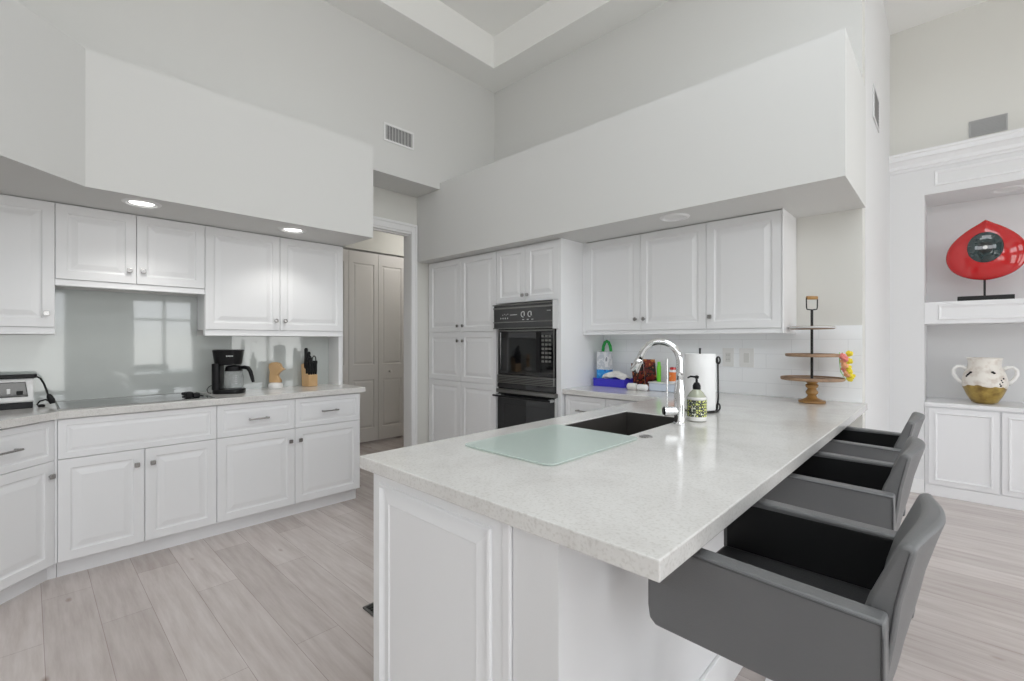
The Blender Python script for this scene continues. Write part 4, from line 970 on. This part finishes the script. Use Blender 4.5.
# ------------------------------------------------------------ bar stools
def make_stool(label):
    t = thing('bar_stool', label, 'bar stool', (0, 0, 0), 'bar stools along the peninsula')
    # local: origin on the floor at the pole; seat faces -X; arms along X at Y = +-.235
    W = .235; Xf, Xr = -.205, .205; zb, ztop = .672, .853
    for s_ in (-1, 1):
        mb = MB(); y0, y1 = (s_*W, s_*(W-.046))
        prof = [(Xf+.018, zb), (Xf+.004, zb+.012), (Xf, zb+.04), (Xf, ztop+.006), (Xr, ztop-.004), (Xr, zb)]
        mb.prism(prof, min(y0, y1), max(y0, y1), (Vector((0, 0, 0)), (1, 0, 0), (0, 0, 1), (0, 1, 0)))
        a = mb.build('armrest', 'leather', t, bevel=.007, seg=3, smooth=35)
        mb = MB(); yi = s_*(W-.046); mb.box((Xf+.012, yi-s_*.003, .70), (Xr-.03, yi+s_*.001, ztop-.012)); mb.build('inner_panel', 'leather_dark', a, bevel=.001)
        mb = MB(); yy = s_*(W+.0006)
        mb.tube([(Xf+.003, yy, ztop+.001), (0, yy, ztop-.004), (Xr-.004, yy, ztop-.009), (Xr-.003, yy, ztop-.03), (Xr-.003, yy, zb+.01)], .0022, 8)
        mb.build('piping', 'piping', a, smooth=True)
    mb = MB(); mb.box((Xf+.004, -W+.047, zb+.001), (Xr-.05, W-.047, .716)); mb.build('seat', 'seat_leather', t, bevel=.010, seg=3, smooth=35)
    # reclined, curved backrest
    nY, rows = 18, [(.668, .150, .192), (.72, .147, .200), (.80, .160, .212), (.86, .176, .219), (.92, .200, .231), (.950, .212, .238), (.962, .218, .237)]
    mb = MB(); G = []
    for (z, xf, xr) in rows:
        ring = []
        tt = max(0, (z-.70)/.27)
        for side in (0, 1):
            rng = range(nY+1) if side == 0 else range(nY, -1, -1)
            for i in rng:
                v_ = i/nY; y = (-W+.049)+(2*W-.098)*v_
                bul = ((.004+.012*tt) if side == 0 else (.006+.022*tt))*math.sin(PI*v_)**1.5
                zz = z+.010*tt*math.sin(PI*v_)
                ring.append(mb.bm.verts.new(((xf if side == 0 else xr)+bul, y, zz)))
        G.append(ring)
    for A, B in zip(G, G[1:]):
        for i in range(len(A)): j = (i+1) % len(A); mb.bm.faces.new([A[i], A[j], B[j], B[i]])
    n1 = nY+1
    for R_ in (G[0], G[-1]):
        for i in range(nY): mb.bm.faces.new([R_[i], R_[i+1], R_[2*n1-2-i], R_[2*n1-1-i]])
    b = mb.build('backrest', 'leather', t, bevel=.008, seg=3, smooth=40)
    for s_ in (-1, 1): MB().tube([(xr-.007, s_*(W-.0495), z) for (z, xf, xr) in rows[1:-1]], .0018, 8).build('piping', 'piping', b, smooth=True)
    mb = MB(); mb.box((-.10, -.10, zb-.018), (.10, .10, zb+.002)); mb.build('seat_plate', 'black', t, bevel=.004)
    mb = MB(); mb.lathe((0, 0, 0), [(.050, .018), (.030, .028), (.028, .10), (.028, .40), (.026, .402)], 28); mb.lathe((0, 0, 0), [(.019, .40), (.019, .656)], 24); mb.build('gas_lift', 'chrome', t, smooth=40)
    mb = MB(); mb.lathe((0, 0, 0), [(.188, .0008), (.191, .005), (.187, .010), (.12, .015), (.05, .020), (0, .020)], 64); mb.build('base', 'chrome', t, smooth=40)
    mb = MB(); pts = [(-.03, 0, .30)]+[(-.15-.07*math.sin(PI*i/10)*1.0, .13*math.cos(PI*i/10)*-1, .30) for i in range(11)]
    mb.tube([(-.02, -.02, .30)]+pts[1:]+[(-.02, .02, .30)], .011, 10); mb.lathe((0, 0, .275), [(.034, 0), (.034, .05)], 24); mb.build('footrest', 'chrome', t, smooth=40)
    mb = MB(); mb.tube([(.02, -.03, zb-.010), (.05, -.10, zb-.022), (.06, -.17, zb-.03)], .005, 8); mb.build('height_lever', 'chrome', t, smooth=True)
    return t
def copy_tree(o, parent=None):
    c = o.copy(); C.objects.link(c)
    if parent is not None: c.parent = parent
    for ch in [x for x in o.children]: copy_tree(ch, c)
    return c
s1 = make_stool('nearest grey leatherette bar stool, its armrests cut by the countertop corner')
s2 = copy_tree(s1); s2['label'] = 'middle grey bar stool between the nearest and farthest ones'
s3 = copy_tree(s1); s3['label'] = 'farthest grey bar stool, closest to the white bookcase'
s1.location = (-.271, 1.167, 0); s1.rotation_euler = (0, 0, math.radians(-2)); s2.location = (-.321, 1.930, 0); s3.location = (-.344, 2.655, 0)

# ------------------------------------------------------------ bookcase alcove
NB = 5.14
t = thing('bookcase_cabinet', 'white low cabinet with moulded doors below the alcove shelf', 'cabinet', (.6, NY, 0))
mb = MB(); mb.box((NX0+.002, NY+.004, .09), (NX1-.002, NY+.498, .745)); mb.build('carcass', 'cab_bright', t)
mb = MB(); mb.box((NX0+.002, NY-.004, .0), (NX1-.002, NY+.496, .09)); mb.build('plinth', 'cab_bright', t, bevel=.004)
mb = MB(); mb.box((NX0+.001, NY-.016, .745), (NX1-.001, NY+.499, .777)); mb.build('top', 'cab_bright', t, bevel=.003)
FN = Face((0, NY+.004, 0), (1, 0, 0), (0, -1, 0))
DP = [(0, -.018), (0, -.002), (.002, 0), (.034, 0), (.036, .006), (.044, .007), (.050, .001), (.053, -.004), (.056, -.004)]
for (a, b) in ((-.135, .275), (.285, .695), (.715, 1.20), (1.215, 1.725)):
    raised(FN, a, b, .098, .735, DP, 'door', 'cab_bright', t, n=.018)
# vase
c0 = Vector((.200, 5.40, .7775)); k = 1.0
t = thing('vase', 'two-handled cream and ochre ceramic vase on the low bookcase cabinet', 'vase', c0)
pr = [(.075, .0), (.110, .012), (.150, .065), (.186, .130), (.196, .165), (.190, .200), (.176, .245), (.158, .275), (.145, .295), (.140, .315), (.142, .345), (.150, .366), (.149, .374), (.140, .373), (.130, .34), (.126, .30), (.11, .28)]
pr = [(a*.70, b) for a, b in pr]
mb = MB(); mb.lathe(c0, pr, 56, cap=False); mb.lathe(c0, [(0, .002), (.0525, 0.0)], 56, cap=False); mb.build('body', 'vase', t, smooth=True)
vu = Vector((math.cos(math.radians(8)), math.sin(math.radians(8)), 0))
for s_ in (-1, 1):
    mb = MB(); pts = [c0+vu*(s_*a*.74)+Vector((0, 0, z)) for a, z in ((.145, .278), (.180, .298), (.222, .300), (.248, .275), (.250, .240), (.232, .205), (.205, .180), (.180, .165))]
    mb.tube(pts, [.016, .014, .013, .013, .013, .014, .016, .017], 14); mb.build('handle', 'ceramic', t, smooth=True)
mb = MB()
fv = Vector((0, -1, 0))
def on_vase(a, z, r_): ang = math.radians(a); return c0+Vector((math.sin(ang)*r_*.70, -math.cos(ang)*r_*.70, z))
for (a, z) in ((-50, .235), (-46, .245), (-42, .255), (-54, .222), (20, .262), (24, .255)):
    r_ = .180 if z > .24 else .187; mb.sphere(on_vase(a, z, r_-.006), .010, 8, (1, .6, .8))
for q_ in range(5): mb.sphere(on_vase(40+q_*3-6*(q_ % 2), .155+q_*.014, .194-.002*q_-.004), .008, 8)
mb.build('painted_mark', 'black', t, smooth=True)

# red glass sculpture
t = thing('glass_sculpture', 'red glass teardrop sculpture with dark round centre on a black stand', 'sculpture', (.215, 5.40, 1.612))
sx0, sy0, sz = .206, 5.40, 1.612
mb = MB(); mb.box((sx0-.165, sy0-.045, sz+.0005), (sx0+.160, sy0+.045, sz+.046)); mb.build('stand_base', 'black_matte', t, bevel=.002)
mb = MB(); mb.tube([(sx0-.005, sy0, sz+.036), (sx0-.005, sy0, sz+.19)], .007, 12); mb.build('stem', 'black_matte', t, smooth=50)
cz = sz+.400; n = 96
def outline(th):
    # th from the top, clockwise; spade with a pointed top, wide low belly
    T = [(0, .0), (10, 18), (30, 54), (52, 98), (76, 138), (102, 175), (128, 205), (152, 228), (178, 245), (202, 257), (228, 264), (252, 266), (278, 263), (302, 254), (328, 239), (352, 216), (372, 188), (388, 157), (402, 118), (412, 78), (418, 38), (421, 0)]
    # walk down the right-hand side, then up the left
    k_ = th/(2*PI)*2; s_ = 1 if k_ <= 1 else -1; k_ = k_ if k_ <= 1 else 2-k_
    L = [0]
    for p, q2 in zip(T, T[1:]): L.append(L[-1]+math.hypot(q2[0]-p[0], q2[1]-p[1]))
    d_ = k_*L[-1]
    for i_ in range(len(T)-1):
        if d_ <= L[i_+1]+1e-9:
            f_ = (d_-L[i_])/(L[i_+1]-L[i_]); y_ = T[i_][0]+(T[i_+1][0]-T[i_][0])*f_; w_ = T[i_][1]+(T[i_+1][1]-T[i_][1])*f_
            return s_*w_*.00089, .270-y_*.00118
    return 0, -.225
mb = MB(); rings = []
for (f, dep) in ((1.0, 0), (.985, .014), (.94, .024), (.85, .034), (.70, .044), (.5, .052), (.30, .056), (.12, .058)):
    rings.append([(f*outline(2*PI*i/n)[0], dep, f*outline(2*PI*i/n)[1]) for i in range(n)])
def ring_v(r_, s_): return [mb.bm.verts.new((sx0+p[0], sy0-s_*p[1], cz+p[2])) for p in r_]
edge = ring_v(rings[0], 1)
for s_ in (1, -1):
    prev = edge
    for r_ in rings[1:]:
        cur = ring_v(r_, s_)
        for i in range(n): j = (i+1) % n; mb.bm.faces.new([prev[i], prev[j], cur[j], cur[i]])
        prev = cur
    mb.bm.faces.new(prev)
mb.build('red_body', 'red', t, smooth=True)
dc = Vector((sx0-.004, sy0-.050, cz+.035))
mb = MB(); mb.lathe(dc, [(.105, -.01), (.105, .006), (.100, .012), (.05, .020), (0, .022)], 64, (0, -1, 0)); 
for v in mb.bm.verts: v.co.z = dc.z+(v.co.z-dc.z)*1.17
dd_ = mb.build('dark_disc', 'disc', t, smooth=40)
mb = MB(); mb.lathe(dc+Vector((0, -.018, -.005)), [(.046, 0), (.044, .005), (0, .008)], 48, (0, -1, 0)); mb.prism([(-.02, .03), (.025, .035), (.035, .093), (-.02, .095)], .014, .0175, (dc, (1, 0, 0), (0, 0, 1), (0, -1, 0))); mb.build('pupil', 'disc_black', dd_, smooth=40)
mb = MB(); mb.lathe(dc+Vector((0, -.024, -.003)), [(.015, 0), (.014, .006), (0, .008)], 32, (0, -1, 0)); mb.build('pearl', 'ceramic', dd_, smooth=40)

# ------------------------------------------------------------ ceiling lights
def downlight(label, x, y, z, on, r=.068):
    t = thing('recessed_light', label, 'ceiling light', (x, y, z))
    mb = MB(); mb.lathe((x, y, z), [(r, -.004), (r+.006, -.010), (r+.020, -.007), (r+.026, -.0005)], 40, cap=False); mb.lathe((x, y, z), [(r, -.004), (r-.004, -.0035), (r-.010, -.0008)], 40, cap=False); mb.build('trim_ring', 'white_plastic', t, smooth=50)
    mb = MB(); mb.lathe((x, y, z), [(r-.006, -.0012), (0, -.0022)], 40, cap=False); mb.build('lens', 'lamp_glow' if on else 'lamp_off', t, smooth=True)
    if on:
        d = bpy.data.lights.new('downlight_lamp', 'SPOT'); d.energy = 5.5; d.spot_size = math.radians(120); d.spot_blend = .6; d.shadow_soft_size = .05; d.color = (1, .97, .92)
        o = bpy.data.objects.new('downlight_lamp', d); C.objects.link(o); o.location = (x, y, z-.03)
downlight('lit recessed soffit light above the short cooktop cabinet', -3.42, .458, SOF, True)
downlight('lit recessed soffit light above the coffee maker cabinet', -3.45, 1.322, SOF, True)
downlight('unlit recessed soffit light above the sink run', -1.30, 2.90, SOF, False)
downlight('unlit recessed light in the bookcase alcove ceiling', .335, 5.03+.42, 2.515, False, .075)

# ------------------------------------------------------------ vents
def grille(label, fr, w, h, n, vertical, frame_m, slat_m, back_m, lw=.018, name='air_vent'):
    o, U, V, N = fr; U, V, N = Vector(U), Vector(V), Vector(N)
    t = thing(name, label, 'vent', o)
    mb = MB(); 
    for (a, b, c, d) in ((-w/2-lw, w/2+lw, h/2, h/2+lw), (-w/2-lw, w/2+lw, -h/2-lw, -h/2), (-w/2-lw, -w/2, -h/2, h/2), (w/2, w/2+lw, -h/2, h/2)):
        mb.prism([(a, c), (b, c), (b, d), (a, d)], .0005, .009, (o, U, V, N))
    mb.build('frame', frame_m, t, bevel=.002)
    mb = MB(); mb.prism([(-w/2, -h/2), (w/2, -h/2), (w/2, h/2), (-w/2, h/2)], .0004, .0012, (o, U, V, N)); mb.build('backing', back_m, t)
    mb = MB()
    for i in range(n):
        if vertical: c = -w/2+w*(i+.5)/n; mb.prism([(c-.0022, -h/2), (c+.0022, -h/2), (c+.0022, h/2), (c-.0022, h/2)], .0015, .007, (o, U, V, N))
        else: c = -h/2+h*(i+.5)/n; mb.prism([(-w/2, c-.003), (w/2, c-.003), (w/2, c+.003), (-w/2, c+.003)], .0015, .007, (o, U, V, N))
    s_ = mb.build('slats', slat_m, t)
grille('white slatted air vent high on the wall above the doorway', (Vector((-3.58, 2.29, 3.118)), (0, 1, 0), (0, 0, 1), (1, 0, 0)), .275, .125, 18, True, 'white_plastic', 'white_plastic', 'gap')
grille('plain grey air vent above the bookcase cornice', (Vector((.212, NY+.02, 2.985)), (1, 0, 0), (0, 0, 1), (0, -1, 0)), .19, .105, 9, False, 'vent', 'vent', 'vent', lw=.012)
grille('narrow air vent on the tall white return wall', (Vector((-.386, 4.14, 2.93)), (0, 1, 0), (0, 0, 1), (1, 0, 0)), .30, .20, 9, False, 'wall_white', 'vent', 'gap', lw=.015)
grille('dark floor register beside the peninsula end', (Vector((-1.90, 1.150, 0)), (1, 0, 0), (0, 1, 0), (0, 0, 1)), .28, .055, 14, True, 'steel_floor', 'steel_floor', 'gap', lw=.012, name='floor_register')

# unseen lamp added to brighten the hall beyond the doorway
t = thing('added_hall_lamp', 'round white flush lamp added out of view to brighten the hall', 'ceiling light', (-4.65, 3.6, 2.76))
mb = MB(); mb.lathe((-4.65, 3.6, 2.76), [(.15, -.0005), (.15, -.03), (.14, -.035), (0, -.035)], 40, cap=False); mb.build('base', 'white_plastic', t, smooth=40)
mb = MB(); mb.lathe((-4.65, 3.6, 2.76), [(.135, -.035), (.12, -.07), (.07, -.09), (0, -.095)], 40, cap=False); mb.build('shade', 'lamp_glow', t, smooth=True)
d = bpy.data.lights.new('hall_fill_light', 'POINT'); d.energy = 8.5; d.shadow_soft_size = .12; d.color = (1, .97, .93)  # fill light of the added hall lamp
o = bpy.data.objects.new('hall_fill_light', d); C.objects.link(o); o.location = (-4.65, 3.6, 2.58)
